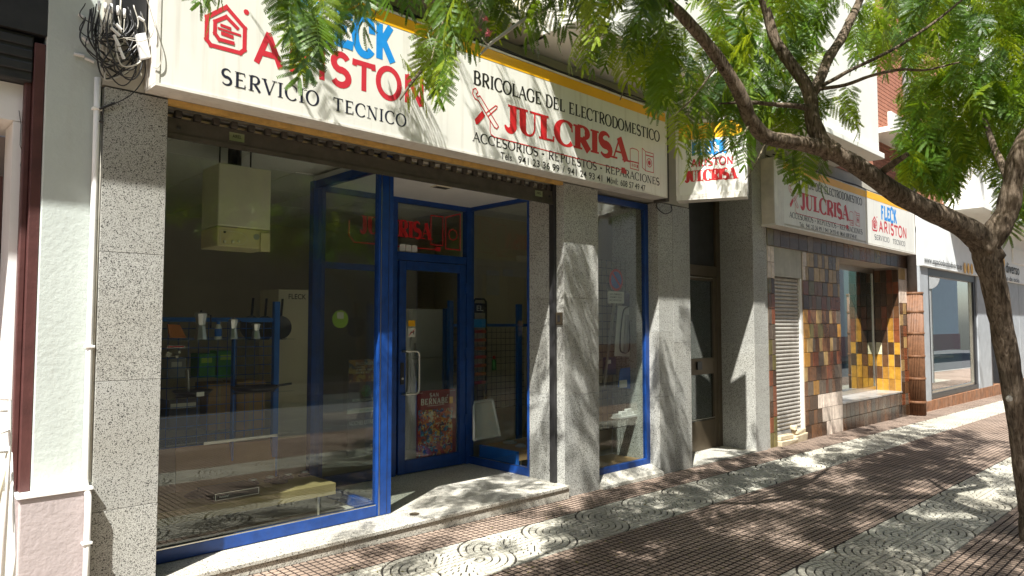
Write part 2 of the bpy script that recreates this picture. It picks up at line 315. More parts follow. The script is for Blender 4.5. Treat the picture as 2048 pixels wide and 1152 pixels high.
def word(mb, text, org, uv, vv, nrm, height, length, K=.15, n=.05, h=None, serif=.16, st=.035, space=.10, mi=0, lift=.0012, widths=None):
    """strokes laid on a plane, each a hair above the one before"""
    org, uv, vv, nrm = Vector(org), Vector(uv).normalized(), Vector(vv).normalized(), Vector(nrm).normalized()
    h = n if h is None else h
    tot = sum(GL[c][0]+space for c in text)-space; sx = length/tot; x = 0; k = 0
    def pt(a, b, l): return org+uv*(a*sx)+vv*(b*height)+nrm*l
    asp = sx/height
    for c in text:
        w, strokes, sers = GL[c]; l = lift
        for pts, kind in strokes:
            q = [Vector((p[0]*asp, p[1])) for p in pts]; L = []; R = []; m = len(q)
            for i, p in enumerate(q):
                t = (q[min(i+1, m-1)]-q[max(i-1, 0)]).normalized()
                if kind == 'K': wd = K
                elif kind == 'n': wd = n
                elif kind == 'h': wd = h
                elif kind == 'a': wd = K*1.06*t.y*t.y+n*1.1*(1-t.y*t.y)
                elif kind == 's': f = i/(m-1); wd = n*1.2+(K*1.05-n)*math.sin(math.pi*f)**1.4
                elif kind == 'u': f = i/(m-1); wd = (K if f < .4 else n)*t.y*t.y+n*(1-t.y*t.y) if abs(t.y) < .99 else (K if f < .4 else n)
                else: f = i/(m-1); wd = K if i < 2 else K*(1-f)+n
                nn = Vector((-t.y, t.x))*(wd/2); L.append(p+nn); R.append(p-nn)
            if kind in 'h':
                d = h/2 if pts[0][1] == 0 else (-h/2 if pts[0][1] == 1 else 0)
                L = [a+Vector((0, d)) for a in L]; R = [a+Vector((0, d)) for a in R]
            for i in range(m-1):
                mb.face([pt(x+a.x/asp, a.y, l) for a in (L[i], R[i], R[i+1], L[i+1])], mi)
            l += .00025
        if serif:
            for sxx, sy in sers:
                d = st if sy == 0 else (-st if sy == 1 else -st); hw = serif+K*.5
                mb.face([pt(x+sxx-hw/asp*1.0, sy, l), pt(x+sxx+hw/asp, sy, l), pt(x+sxx+hw/asp, sy+d, l), pt(x+sxx-hw/asp, sy+d, l)], mi); l += .00025
        x += w+space
    return mb
FONT = None
def plain_text(name, body, org, uv, vv, nrm, height, length, mat, parent, lift=.0015, thick=0.0, label=None):
    """flat sans lettering turned into a mesh, scaled to the given height and length"""
    cu = bpy.data.curves.new('text', 'FONT'); cu.body = body; cu.size = 1.0; cu.resolution_u = 3; cu.fill_mode = 'FRONT' if not thick else 'BOTH'; cu.offset = 0.008; cu.extrude = 0.0
    t = bpy.data.objects.new('text', cu); COL.objects.link(t)
    dg = bpy.context.evaluated_depsgraph_get(); me = bpy.data.meshes.new_from_object(t.evaluated_get(dg)); COL.objects.unlink(t); bpy.data.objects.remove(t)
    co = np.zeros(len(me.vertices)*3); me.vertices.foreach_get('co', co); co = co.reshape(-1, 3)
    mn = co.min(0); mxx = co.max(0); org, uv, vv, nrm = [Vector(q) for q in (org, uv, vv, nrm)]
    uv.normalize(); vv.normalize(); nrm.normalize()
    a = (co[:, 0]-mn[0])/(mxx[0]-mn[0])*length; b = (co[:, 1]-mn[1])/(mxx[1]-mn[1])*height
    W = np.array(org)[None]+a[:, None]*np.array(uv)[None]+b[:, None]*np.array(vv)[None]+np.array(nrm)[None]*lift
    me.vertices.foreach_set('co', W.ravel()); me.update(); me.materials.clear(); me.materials.append(mat)
    o = bpy.data.objects.new(name, me); link(o, parent)
    if label: o['label'] = label
    return o
XU, ZU, NY = Vector((1,0,0)), Vector((0,0,1)), Vector((0,-1,0))
def outline(mb, pts, w, org, uv, vv, nrm, lift=.0014, closed=False, mi=0):
    """a drawn line of even width on a plane; pts in metres along uv, vv"""
    org, uv, vv, nrm = [Vector(q) for q in (org, uv, vv, nrm)]
    P = [Vector(p) for p in pts]
    if closed: P = P+[P[0]]
    for i in range(len(P)-1):
        d = (P[i+1]-P[i]); 
        if d.length < 1e-6: continue
        d.normalize(); s = Vector((-d.y, d.x))*(w/2); e = d*(w/2)
        l = lift+.00012*i
        mb.face([org+uv*q.x+vv*q.y+nrm*l for q in (P[i]-e+s, P[i]-e-s, P[i+1]+e-s, P[i+1]+e+s)], mi)
    return mb
def filled(mb, pts, org, uv, vv, nrm, lift=.0014, mi=0):
    org, uv, vv, nrm = [Vector(q) for q in (org, uv, vv, nrm)]
    mb.face([org+uv*p[0]+vv*p[1]+nrm*lift for p in pts], mi); return mb

# ---------------------------------------------------------------- ground
TH = math.atan(SLOPE)
def ground(name, x0, x1, y0, y1, z0, z1, mat):
    o = obj(name, MB().box(x0, x1, y0, y1, z0, z1), mat, kind='structure'); o.location = (0, 0, G0); o.rotation_euler = (0, TH, 0); return o
road = ground('road', -70, 90, -70, -4.60, -0.40, -0.145, M['asphalt'])
kerb = ground('kerb', -40, 60, -4.75, -4.605, -0.39, -0.004, M['kerb'])
pave = ground('pavement', -40, 60, -4.60, 1.4, -0.40, -0.0135, M['pave_brown'])
opp = ground('opposite_pavement', -40, 60, -14.0, -10.6, -0.38, 0.0, M['pave_brown'])
T = 0.32; TX0 = 2.86; RY0 = -0.73                       # paving module and where its joints run
GD = 0.010
def tile_brown():
    mb = MB(); c = T/6; g = 0.0072; s = 0.0024
    mb.face([(0,0,-GD),(T,0,-GD),(T,T,-GD),(0,T,-GD)], 1)
    for i in range(6):
        for j in range(6):
            x0, x1, y0, y1 = i*c+g/2, (i+1)*c-g/2, j*c+g/2, (j+1)*c-g/2
            a = [(x0,y0,-GD),(x1,y0,-GD),(x1,y1,-GD),(x0,y1,-GD)]; b = [(x0+s,y0+s,0),(x1-s,y0+s,0),(x1-s,y1-s,0),(x0+s,y1-s,0)]
            mb.face(b, 0)
            for k in range(4): q = (k+1) % 4; mb.face([a[k], a[q], b[q], b[k]], 1 if k in (0,3) else 0)
    return mb
def tile_white():
    mb = MB(); mb.face([(0,0,-GD),(T,0,-GD),(T,T,-GD),(0,T,-GD)], 1); c = T/6; g = 0.0100; s = .0018
    def cell(poly):
        k = len(poly); cx = sum(p[0] for p in poly)/k; cy = sum(p[1] for p in poly)/k
        b = []
        for p in poly:
            d = Vector((cx-p[0], cy-p[1])); L = max(d.length, 1e-4); d = d/L*s; b.append((p[0]+d.x, p[1]+d.y, 0))
        a = [(p[0], p[1], -GD) for p in poly]; mb.face(b, 0)
        for i in range(k): j = (i+1) % k; mb.face([a[i], a[j], b[j], b[i]], 0)
    for i in range(6):
        r0, r1 = i*c+g/2, (i+1)*c-g/2; nn = max(1, round((r0+r1)/2*math.pi/2/(c*0.92)))
        off = (0.5 if i % 2 else 0)
        for k in range(nn):
            a0 = math.pi/2*k/nn; a1 = math.pi/2*(k+1)/nn; ga = g/2/max(r1, .03); b0, b1 = a0+ga, a1-ga
            st = 2 if i > 1 else 3
            poly = [(r1*math.cos(b0+(b1-b0)*t/st), r1*math.sin(b0+(b1-b0)*t/st)) for t in range(st+1)]
            poly += [(r0*math.cos(b1+(b0-b1)*t/st), r0*math.sin(b1+(b0-b1)*t/st)) for t in range(st+1)] if i else [(r0*.7, r0*.7)]
            cell(poly)
    for i in range(6):
        for j in range(6):
            x0, x1, y0, y1 = i*c+g/2, (i+1)*c-g/2, j*c+g/2, (j+1)*c-g/2; R = T+g
            if math.hypot(x0, y0) >= R: cell([(x0,y0),(x1,y0),(x1,y1),(x0,y1)])
            elif math.hypot(x1, y1) > R+.014:
                poly = []
                for (px, py) in ((x0,y0),(x1,y0),(x1,y1),(x0,y1)):
                    d = math.hypot(px, py)
                    if d < R:
                        # slide inner corners out to the ring
                        if px == x0 and py == y0: 
                            continue
                        if px == x1: py2 = math.sqrt(max(R*R-px*px, 0)); py = min(max(py2, py), y1); 
                        else: px2 = math.sqrt(max(R*R-py*py, 0)); px = min(max(px2, px), x1)
                    poly.append((px, py))
                if math.hypot(x0, y0) < R:
                    yb = math.sqrt(max(R*R-x0*x0, 0)); xb = math.sqrt(max(R*R-y0*y0, 0))
                    ins = []
                    if yb < y1 and (x0, y1) in poly: ins.append((x0, yb))
                    if xb < x1 and (x1, y0) in poly: ins.append((xb, y0))
                    for q in ins: poly.append(q)
                if len(poly) >= 3:
                    cx = sum(p[0] for p in poly)/len(poly); cy = sum(p[1] for p in poly)/len(poly)
                    poly.sort(key=lambda p: math.atan2(p[1]-cy, p[0]-cx)); cell(poly)
    return mb
mb_b, mb_w = tile_brown(), tile_white()
me_b = mb_b.mesh('brown_tile', [M['pave_brown'], M['groove_brown']]); me_w = mb_w.mesh('white_tile', [M['pave_white'], M['groove_white']])
tiles = []
for r in range(-2, 13):                                       # row r: y from RY0-(r+1)T to RY0-rT
    y = RY0-(r+1)*T
    if y+T < -4.62 or y > -0.15: continue
    white = r in (0, 1, 6, 7)
    for k in range(-8, 78):
        x = TX0+k*T; rot = 0
        if white:
            up = r in (0, 6)
            # quarter rings centred on the joint in the middle of the band
            if up: rot = 0 if k % 2 == 0 else 90
            else: rot = 270 if k % 2 == 1 else 180
        p = (x+T/2, y+T/2, gz(x)); u, v, w = to_px(p)
        tiles.append(((x, y), white, rot, u, v, w))
def vis(t): return -60 < t[3] < 2110 and 560 < t[4] < 1230 and t[5] > 0.5
tiles.sort(key=lambda t: (0 if vis(t) else 1, t[5]))
A_ = {0: (0, 0), 90: (T, 0), 180: (T, T), 270: (0, T)}
restv = {True: [[], [], []], False: [[], [], []]}
for i, ((x, y), white, rot, u, v, w) in enumerate(tiles):
    ox, oy = A_[rot]; dz = random.uniform(-.0012, .0012)
    if i < 300:
        o = bpy.data.objects.new('paving_tile', me_w if white else me_b); COL.objects.link(o); o.parent = pave
        o.location = (x+ox, y+oy, dz); o.rotation_euler = (random.uniform(-.002, .002), random.uniform(-.002, .002), math.radians(rot))
    else:
        restv[white][0].append((x+ox, y+oy, dz, rot))
for white, src in ((True, mb_w), (False, mb_b)):
    base = np.array(src.v); nv = len(base); V = []; Fc = []; Mi = []
    for k, (x, y, dz, rot) in enumerate(restv[white][0]):
        c_, s_ = math.cos(math.radians(rot)), math.sin(math.radians(rot))
        q = base.copy(); q[:, 0] = base[:, 0]*c_-base[:, 1]*s_+x; q[:, 1] = base[:, 0]*s_+base[:, 1]*c_+y; q[:, 2] += dz
        V.append(q); Fc += [[a+k*nv for a in f] for f in src.f]; Mi += src.m
    me = bpy.data.meshes.new('paving_tiles'); me.from_pydata(np.concatenate(V).tolist(), [], Fc); me.polygons.foreach_set('material_index', Mi)
    for m_ in ([M['pave_white'], M['groove_white']] if white else [M['pave_brown'], M['groove_brown']]): me.materials.append(m_)
    o = bpy.data.objects.new('paving_tiles', me); COL.objects.link(o); o.parent = pave; o['kind'] = 'stuff'

# ---------------------------------------------------------------- granite building with the appliance shop
YF = -0.30                                                    # face of the granite pillars
BZ = -0.25
gb = thing('granite_building', 'apartment building with grey speckled granite pillars and white upper bay above the signs', 'building', (5.0, 0.0, 0.0))
def slabs(name, x0, x1, y0, y1, cuts, parent=gb, mat='granite', g=0.0012):
    """a clad pillar: a core and separate stone slabs with open joints"""
    core = box(name, x0+.02, x1-.02, y0+.02, y1-.01, cuts[0], cuts[-1]-.01, M['mortar'], parent)
    for a, b in zip(cuts[:-1], cuts[1:]):
        box('granite_slab', x0, x1, y0, y1, a+g, b-g, M[mat], core, bevel=.0015)
    return core
slabs('granite_pillar', 1.055, 1.398, YF, 0.12, [BZ, 0.55, 1.28, 2.02, 2.975])                       # left pillar
slabs('granite_pillar', 5.0, 5.515, YF, 0.17, [BZ, 0.93, 1.86, 2.975])                               # pillar right of the door recess
slabs('granite_pillar', 6.57, 6.858, YF, 0.35, [BZ, 0.80, 1.52, 2.30, 2.975])                        # right of the narrow window
slabs('granite_pillar', 6.863, 7.215, YF, 0.35, [BZ, 1.40, 2.975])
slabs('granite_pillar', 8.764, 9.09, YF, 1.2, [BZ, 1.35, 2.60, 4.2])                                 # far side of the street door
box('granite_slab', 9.092, 9.20, YF+.02, 1.2, BZ, 4.2, M['granite'], gb, bevel=.003)
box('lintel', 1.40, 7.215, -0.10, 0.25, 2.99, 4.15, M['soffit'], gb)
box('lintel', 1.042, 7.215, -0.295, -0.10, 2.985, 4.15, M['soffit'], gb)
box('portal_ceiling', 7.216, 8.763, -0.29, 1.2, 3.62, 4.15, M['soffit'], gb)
slabs('granite_pillar', 7.10, 7.214, YF+.02, 1.2, [2.98, 4.15])
box('window_sill', 5.515, 6.57, -0.165, 0.02, BZ, 0.055, M['granite_step'], gb)
sill = MB().prism([(5.52, -0.35, gz(5.5)-.02), (5.52, -0.345, -0.005), (5.52, -0.175, 0.062), (5.52, -0.16, 0.06), (5.52, -0.16, gz(5.5)-.02)], (1.045, 0, 0))
obj('sloping_sill', sill, M['granite_step'], gb)
# upper floor: white bay that shades the signs, brick wall beside it
bay = box('bay', 4.45, 11.5, -1.0, 0.2, 4.25, 10.5, M['bay'], gb)
box('bay_ledge', 4.40, 11.56, -1.06, 0.2, 4.16, 4.247, M['bay'], bay, bevel=.01)
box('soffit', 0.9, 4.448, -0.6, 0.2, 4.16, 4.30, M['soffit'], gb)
box('upper_wall', 0.9, 4.448, -0.28, 0.2, 4.302, 10.5, M['wall'], gb)
# entrance step: slabs on risers
XS = [1.40, 2.62, 3.95, 5.005]
for a, b in zip(XS[:-1], XS[1:]):
    st = box('step_slab', a+.0015, b-.0015, -0.362, -0.012, 0.066, 0.095, M['granite_step'], gb, bevel=.004)
    box('riser', a+.002, b-.002, -0.350, -0.10, BZ, 0.062, M['granite_step'], st)
box('recess_floor', 3.16, 5.0, -0.010, 1.20, 0.03, 0.0945, M['granite_step'], gb)
lathe = MB().lathe((3.36, -0.165, 0.0952), [(0.040, 0), (0.040, .004), (.034, .005), (.034, .0015), (.002, .0015)], 20)
obj('floor_lock', lathe, M['bronze'], gb)
# shop interior shell
def struct(name, *a, mat): o = box(name, *a, mat); o['kind'] = 'structure'; return o
struct('shop_floor', 1.0, 8.7, -0.0, 6.0, -0.05, 0.085, mat=M['floor']) if False else None
fl = obj('shop_floor', MB().box(1.1, 3.16, 0.06, 6, -.02, .09).box(3.161, 8.7, 1.201, 6, -.02, .09).box(5.02, 8.7, 0.2, 1.2, -.02, .0895), M['floor'], kind='structure')
struct('shop_wall_back', 1.0, 8.8, 4.6, 4.7, 0.0, 3.2, mat=M['wall'])
struct('shop_wall_left', 1.05, 1.15, 0.13, 4.6, 0.0, 3.2, mat=M['wall'])
struct('shop_wall_right', 7.2, 7.3, 0.36, 4.6, 0.0, 3.2, mat=M['wall'])
struct('shop_partition', 5.62, 7.2, 1.95, 2.02, 0.0, 3.05, mat=M['wall'])
ceil = struct('shop_ceiling', 1.05, 7.3, 0.26, 4.7, 3.02, 3.1, mat=M['ceiling'])
for i in range(10):
    for j in range(5):
        x0, y0 = 1.15+i*.61, 0.30+j*.90
        if x0 > 7.2 or (x0 > 2.95 and x0 < 5.0 and y0 < 1.13): continue
        box('ceiling_panel', x0+.006, x0+.604, y0+.006, y0+.894, 3.002, 3.019, M['ceiling'], ceil)
vc = box('recess_ceiling', 3.16, 5.0, 0.03, 1.20, 2.90, 2.99, M['white_paint'], gb)
box('vent', 3.95, 4.13, 0.33, 0.43, 2.890, 2.899, M['wall'], vc)
box('vent_slot', 3.965, 4.115, 0.345, 0.415, 2.887, 2.8898, M['dark_metal'], vc)
# ---------------------------------------------------------------- blue shopfront
sf = thing('blue_shopfront', 'blue aluminium shopfront with one large pane and a recessed glazed entrance', 'shopfront', (3.2, 0.0, 0.095))
def bar(name, x0, x1, y0, y1, z0, z1, parent=sf, mat='blue', bevel=.003): return box(name, x0, x1, y0, y1, z0, z1, M[mat], parent, bevel=bevel)
HB, HT = 2.86, 2.932
bar('bottom_rail', 1.40, 3.108, -0.008, 0.055, 0.0955, 0.178); bar('top_rail', 1.40, 3.108, -0.006, 0.055, HB, 2.96); bar('side_post', 1.40, 1.45, -0.007, 0.055, 0.179, HB-.001)
cp = bar('corner_post', 3.11, 3.24, -0.012, 0.06, 0.0955, 2.985)
box('bead', 3.196, 3.199, -0.0145, -0.0125, 0.11, 2.9, M['dark_metal'], cp); box('bead', 3.1225, 3.1275, -0.016, -0.0125, 0.10, 2.9, M['steel'], cp)
box('glazing_bead', 1.452, 3.108, -0.003, 0.012, 0.1785, 0.186, M['steel'], sf)
box('pane', 1.452, 3.106, 0.020, 0.026, 0.180, HB-.002, M['glass'], sf, label='large shop window pane with street reflections')
# side screen left of the entrance recess
bar('bottom_rail', 3.125, 3.185, 0.062, 1.085, 0.0955, 0.178); bar('top_rail', 3.125, 3.185, 0.062, 1.085, HB, HT)
box('pane', 3.152, 3.158, 0.063, 1.084, 0.180, HB-.002, M['glass'], sf)
bar('corner_post', 3.11, 3.235, 1.087, 1.165, 0.0955, HT)
# back screen with door
bar('bottom_rail', 3.237, 3.965, 1.10, 1.16, 0.0955, 0.20); bar('top_rail', 3.237, 4.955, 1.10, 1.16, HB-.01, HT); bar('transom', 4.05, 4.955, 1.098, 1.162, 2.262, 2.345)
bar('middle_post', 3.967, 4.048, 1.098, 1.162, 0.0955, HB-.012); bar('corner_post', 4.957, 5.06, 1.09, 1.17, 0.0955, HT)
bar('transom', 3.237, 3.965, 1.10, 1.16, 2.13, 2.19)
box('pane', 3.239, 3.963, 1.128, 1.134, 0.202, 2.128, M['glass'], sf); box('pane', 3.239, 3.963, 1.128, 1.134, 2.192, HB-.012, M['glass'], sf)
tpane = box('pane', 4.05, 4.953, 1.128, 1.134, 2.347, HB-.012, M['glass'], sf)
door = bar('door', 4.07, 4.155, 1.095, 1.150, 0.105, 2.255)                  # lock stile carries the rest of the leaf
bar('door_stile', 4.865, 4.945, 1.095, 1.150, 0.105, 2.255, door); bar('door_rail', 4.157, 4.863, 1.095, 1.150, 2.165, 2.255, door); bar('door_rail', 4.157, 4.863, 1.095, 1.150, 0.105, 0.235, door)
box('pane', 4.157, 4.863, 1.122, 1.128, 0.237, 2.163, M['glass'], door)
for z in (0.52, 1.24, 1.95): box('hinge', 4.93, 4.965, 1.078, 1.0945, z, z+.11, M['blue'], door, bevel=.006)
hp = [(4.115, 1.095, 1.335), (4.115, 1.045, 1.335), (4.135, 1.028, 1.335), (4.235, 1.020, 1.335), (4.262, 1.020, 1.315), (4.268, 1.020, 1.28), (4.268, 1.020, 0.96), (4.262, 1.020, 0.925), (4.235, 1.020, 0.905), (4.135, 1.028, 0.905), (4.115, 1.045, 0.905), (4.115, 1.095, 0.905)]
obj('handle', MB().tube(hp, .013, 10), M['steel'], door, smooth=True)
lk = MB().box(4.085, 4.130, 1.084, 1.0945, 1.00, 1.22); obj('lock_plate', lk, M['black_plastic'], door, bevel=.006)
obj('lock_cylinder', MB().lathe((4.108, 1.084, 1.06), [(.012, 0), (.012, .006), (.004, .0065)], 12, (0,-1,0)), M['steel'], door)
box('closer', 4.52, 4.66, 1.155, 1.20, 2.18, 2.24, M['black_plastic'], door)
box('yellow_sticker', 4.20, 4.285, 1.1195, 1.1215, 1.585, 1.648, M['yellow'], door)
stk = box('warning_sticker', 4.20, 4.29, 1.1195, 1.1215, 1.475, 1.572, M['paper'], door)
mbs = MB(); outline(mbs, [(0.012, .02), (.078, .078)], .007, (4.20, 1.1195, 1.475), XU, ZU, NY, .0012)
obj('warning_mark', mbs, M['red'], door)
mbs = MB(); filled(mbs, [(.018,.03),(.03,.028),(.034,.045),(.058,.045),(.06,.028),(.07,.03),(.07,.052),(.078,.06),(.066,.066),(.05,.058),(.03,.058)], (4.20, 1.1195, 1.475), XU, ZU, NY, .0008); obj('warning_mark', mbs, M['black'], door)
# right screen of the recess
bar('bottom_rail', 5.0, 5.05, 0.197, 1.088, 0.0955, 0.178); bar('top_rail', 5.0, 5.05, 0.197, 1.088, HB, HT)
bar('corner_post', 4.992, 5.055, 0.14 if False else 0.172, 0.196, 0.0955, 2.985); box('pane', 5.022, 5.028, 0.198, 1.087, 0.180, HB-.002, M['glass'], sf)
box('glazing_bead', 4.9985, 5.0005, 0.20, 1.085, 0.1785, 0.184, M['steel'], sf)
# little switch boxes on the transom
for i in range(3): tag(box('white_label_card', 4.085+i*.075, 4.155+i*.075, 1.117, 1.1275, 2.352, 2.425, M['white_plastic'], bevel=.003), ['white square card on the transom nearest the corner post', 'middle white square card on the entrance transom', 'white square card on the transom farthest from the corner post'][i], 'card', 'white cards above the entrance door')
# red shop name painted on the transom glass
mbt = MB(); word(mbt, 'JULCRISA', (3.62, 1.1205, 2.50), XU, ZU, NY, 0.17, 0.86, K=.27, n=.07, serif=.08, st=.07, space=.04, lift=.001)
O_ = (3.62, 1.1205, 2.40)
outline(mbt, [(-.12, .2), (-.12, .06), (-.06, .0), (.92, .0)], .012, O_, XU, ZU, NY, .001); outline(mbt, [(.86, .05), (1.02, .05), (1.02, .36), (.86, .36)], .012, O_, XU, ZU, NY, .001, True)
outline(mbt, [(1.06, .02), (1.26, .02), (1.26, .42), (1.06, .36)], .012, O_, XU, ZU, NY, .0012, True); outline(mbt, [(1.16+.06*math.cos(a*.785), .18+.06*math.sin(a*.785)) for a in range(8)], .012, O_, XU, ZU, NY, .001, True)
filled(mbt, [(.92, -.015), (.99, -.015), (.99, .03), (.92, .03)], O_, XU, ZU, NY, .0015)
obj('painted_name', mbt, M['red'], sf)
# ---------------------------------------------------------------- narrow display window
dw = thing('display_window', 'narrow blue framed display window between two granite pillars', 'window', (6.05, -0.17, 0.06))
YR = -0.17
for nm, a in (('bottom_rail', (5.518, 6.568, 0.060, 0.125)), ('top_rail', (5.518, 6.568, 2.90, 2.965))): box(nm, a[0], a[1], YR, YR+.05, a[2], a[3], M['blue'], dw, bevel=.003)
box('side_post', 6.50, 6.568, YR-.001, YR+.05, 0.126, 2.899, M['blue'], dw, bevel=.003); box('side_post', 5.518, 5.58, YR-.001, YR+.05, 0.126, 2.899, M['blue'], dw, bevel=.003)
box('pane', 5.582, 6.498, YR+.02, YR+.026, 0.127, 2.898, M['glass'], dw)
# ---------------------------------------------------------------- raised roller shutter over the shopfront
rs = thing('roller_shutter', 'raised brown metal roller shutter tucked under the large sign', 'shutter', (3.2, -0.08, 2.9))
br = box('bottom_bar', 1.405, 4.985, -0.185, -0.155, 2.775, 2.905, M['shutter'], rs, bevel=.004)
box('bar_lip', 1.405, 4.985, -0.196, -0.186, 2.768, 2.800, M['shutter'], br)
for i in range(30):
    x = 1.50+i*.118
    o = box('shutter_hook', x-.022, x+.022, -0.192, -0.150, 2.907, 2.956, M['shutter'], rs, bevel=.008)
for z in (2.915, 2.955): box('shutter_rod', 1.405, 4.985, -0.150, -0.140, z, z+.014, M['steel'], rs)
for x in (1.82, 4.72): 
    p = box('name_plate', x, x+.10, -0.1875, -0.1852, 2.825, 2.880, M['steel'], br)
    plain_text('plate_lettering', 'AIREL', (x+.02, -0.1876, 2.845), XU, ZU, NY, .022, .06, M['black'], br)
for x in (1.50, 4.92): obj('bolt', MB().lathe((x, -.186, 2.845), [(.013, 0), (.013, .006), (.006, .009)], 10, (0,-1,0)), M['dark_metal'], br)
box('guide', 4.965, 4.9985, -0.205, -0.135, 0.10, 2.97, M['dark_metal'], rs, bevel=.003); box('guide', 1.400, 1.428, -0.205, -0.135, 0.10, 2.97, M['dark_metal'], rs, bevel=.003)
wst = box('wood_strip', 1.40, 4.998, -0.292, -0.245, 2.952, 2.984, M['wood_strip'], rs)

# ---------------------------------------------------------------- signs
def house_emblem(mb, org, uv, vv, nrm, w, h, lw):
    def hs(i): # inset i
        a = i; return [(w*.5, h-a*1.25), (w-a, h*.62-a*.25), (w-a, .12*h+a*.4), (w-a-.1*w, a), (.1*w+a, a), (a, .1*h+a), (a, h*.62-a*.25)]
    for i in (lw*.5, lw*2.4):
        p = hs(i)
        if i < lw: outline(mb, p, lw, org, uv, vv, nrm, .0014, True)
        else: outline(mb, p[5:]+p[:2], lw*.9, org, uv, vv, nrm, .0014); outline(mb, [p[5], p[4], p[3]], lw*.9, org, uv, vv, nrm, .0030)
    for (a, b, c, d) in ((.36,.50,.62,.56), (.30,.42,.86,.47), (.38,.32,.68,.40)):
        filled(mb, [(a*w, b*h), (c*w, b*h-.02*h), (c*w, d*h-.02*h), (a*w, d*h)], org, uv, vv, nrm, .0019)
    filled(mb, [(w*.98+.07*w*math.cos(k*.6), h*.97+.07*w*math.sin(k*.6)) for k in range(10)], org, uv, vv, nrm, .0016)
def words(root, text, org, uv, nrm, height, length, mat, space=.1, **k):
    """a line of lettering, one mesh for each word"""
    tot = sum(GL[c][0]+space for c in text)-space; sx = length/tot; x = 0
    for w_ in text.split(' '):
        L_ = sum(GL[c][0]+space for c in w_)-space
        mb = MB(); word(mb, w_, Vector(org)+Vector(uv)*(x*sx), uv, ZU, nrm, height, L_*sx, space=space, **k); obj('lettering', mb, mat, root)
        x += L_+space+GL[' '][0]+space
def letters(root, text, org, uv, nrm, height, length, mat, space=.1, label=None, **k):
    """big lettering, one mesh for each letter"""
    tot = sum(GL[c][0]+space for c in text)-space; sx = length/tot; x = 0
    for c in text:
        mb = MB(); word(mb, c, Vector(org)+Vector(uv).normalized()*(x*sx), uv, ZU, nrm, height, GL[c][0]*sx, space=space, **k); o = obj('letter', mb, mat, root)
        if label: o['label'] = label
        x += GL[c][0]+space
def julcrisa_panel(root, ox, oz, s, nrm_y, far=False):
    """the shop's own artwork: ox,oz = lower left, s = size against the large sign; nrm_y = plane of the face"""
    D = lambda x, z: (ox+x*s, nrm_y, oz+z*s)
    words(root, 'BRICOLAGE DEL ELECTRODOMESTICO', D(.16, .595), XU, NY, .112*s, 2.66*s, M['black'], K=.20, n=.085, serif=.05, st=.05, space=.05)
    letters(root, 'JULCRISA', D(.51, .285), XU, NY, .225*s, 1.73*s, M['red'], K=.36, n=.09, serif=.10, st=.085, space=.03, label='large red slab letters of the shop name')
    words(root, 'ACCESORIOS - REPUESTOS - REPARACIONES', D(.16, .118), XU, NY, .078*s, 2.65*s, M['black'], K=.19, n=.08, serif=.06, st=.055, space=.06)
    for t_, fa, fb, hh in (('Tels.', 0, .072, .062), ('941 23 36 99', .10, .355, .064), ('/', .375, .39, .068), ('941 24 93 41', .41, .655, .064), ('Móvil:', .69, .775, .066), ('608 57 49 47', .795, 1.0, .064)):
        plain_text('lettering', t_, D(.47+2.08*fa, .020), XU, ZU, NY, hh*s, 2.08*(fb-fa)*s, M['black'], root)
    mb = MB(); o = D(.16, .30); lw = .008*s
    # spanner and screwdriver
    S = lambda pts: [(a*s, b*s) for a, b in pts]
    outline(mb, S([(.0,.245),(.03,.262),(.055,.235),(.035,.215),(.05,.195),(.075,.21),(.10,.185),(.26,.02),(.285,-.005),(.265,-.03),(.235,-.02),(.06,.165),(.02,.175),(-.005,.21)]), lw, o, XU, ZU, NY, .0014, True)
    outline(mb, S([(.15,.085),(.25,.165),(.27,.165),(.265,.145),(.17,.06)]), lw, o, XU, ZU, NY, .0018)
    filled(mb, S([(.02,.0),(.10,.09),(.135,.055),(.055,-.035),(.03,-.035)]), o, XU, ZU, NY, .0022)
    outline(mb, S([(.19,.03),(.19,-.06),(.20,-.09),(.24,-.105),(1.98,-.115)]), lw, o, XU, ZU, NY, .0014)
    filled(mb, S([(1.98,-.145),(2.06,-.15),(2.07,-.12),(2.03,-.085),(1.98,-.09)]), o, XU, ZU, NY, .0022)
    obj('tools_emblem', mb, M['red'], root); mb = MB()
    # water heater
    o2 = D(2.29, .225); outline(mb, S([(0,0),(.145,0),(.145,.20),(.11,.215),(.035,.215),(0,.20)]), lw, o2, XU, ZU, NY, .0014, True); outline(mb, S([(0,.075),(.145,.075)]), lw*1.6, o2, XU, ZU, NY, .0018)
    for k in (.03, .07): outline(mb, S([(k,.03),(k+.02,.03),(k+.02,.05),(k,.05)]), lw*.7, o2, XU, ZU, NY, .0016, True)
    filled(mb, S([(.11,.02),(.13,.02),(.13,.055),(.11,.055)]), o2, XU, ZU, NY, .0016)
    obj('heater_emblem', mb, M['red'], root); mb = MB()
    # washing machine
    o3 = D(2.50, .245); outline(mb, S([(0,.02),(.055,-.005),(.20,-.005),(.20,.20),(.06,.20),(0,.225)]), lw, o3, XU, ZU, NY, .0014, True); outline(mb, S([(.055,-.005),(.06,.20)]), lw, o3, XU, ZU, NY, .0018)
    outline(mb, S([(.125+.045*math.cos(k*.524), .09+.045*math.sin(k*.524)) for k in range(12)]), lw, o3, XU, ZU, NY, .0016, True)
    filled(mb, S([(.125+.026*math.cos(k*.524), .09+.026*math.sin(k*.524)) for k in range(12)]), o3, XU, ZU, NY, .0020); outline(mb, S([(.07,.165),(.19,.165)]), lw*1.4, o3, XU, ZU, NY, .0016)
    obj('washer_emblem', mb, M['red'], root)
YS = -0.49
sg = thing('large_shop_sign', 'long cream sign box with yellow top stripe over the blue shopfront', 'sign', (3.9, -0.4, 2.985))
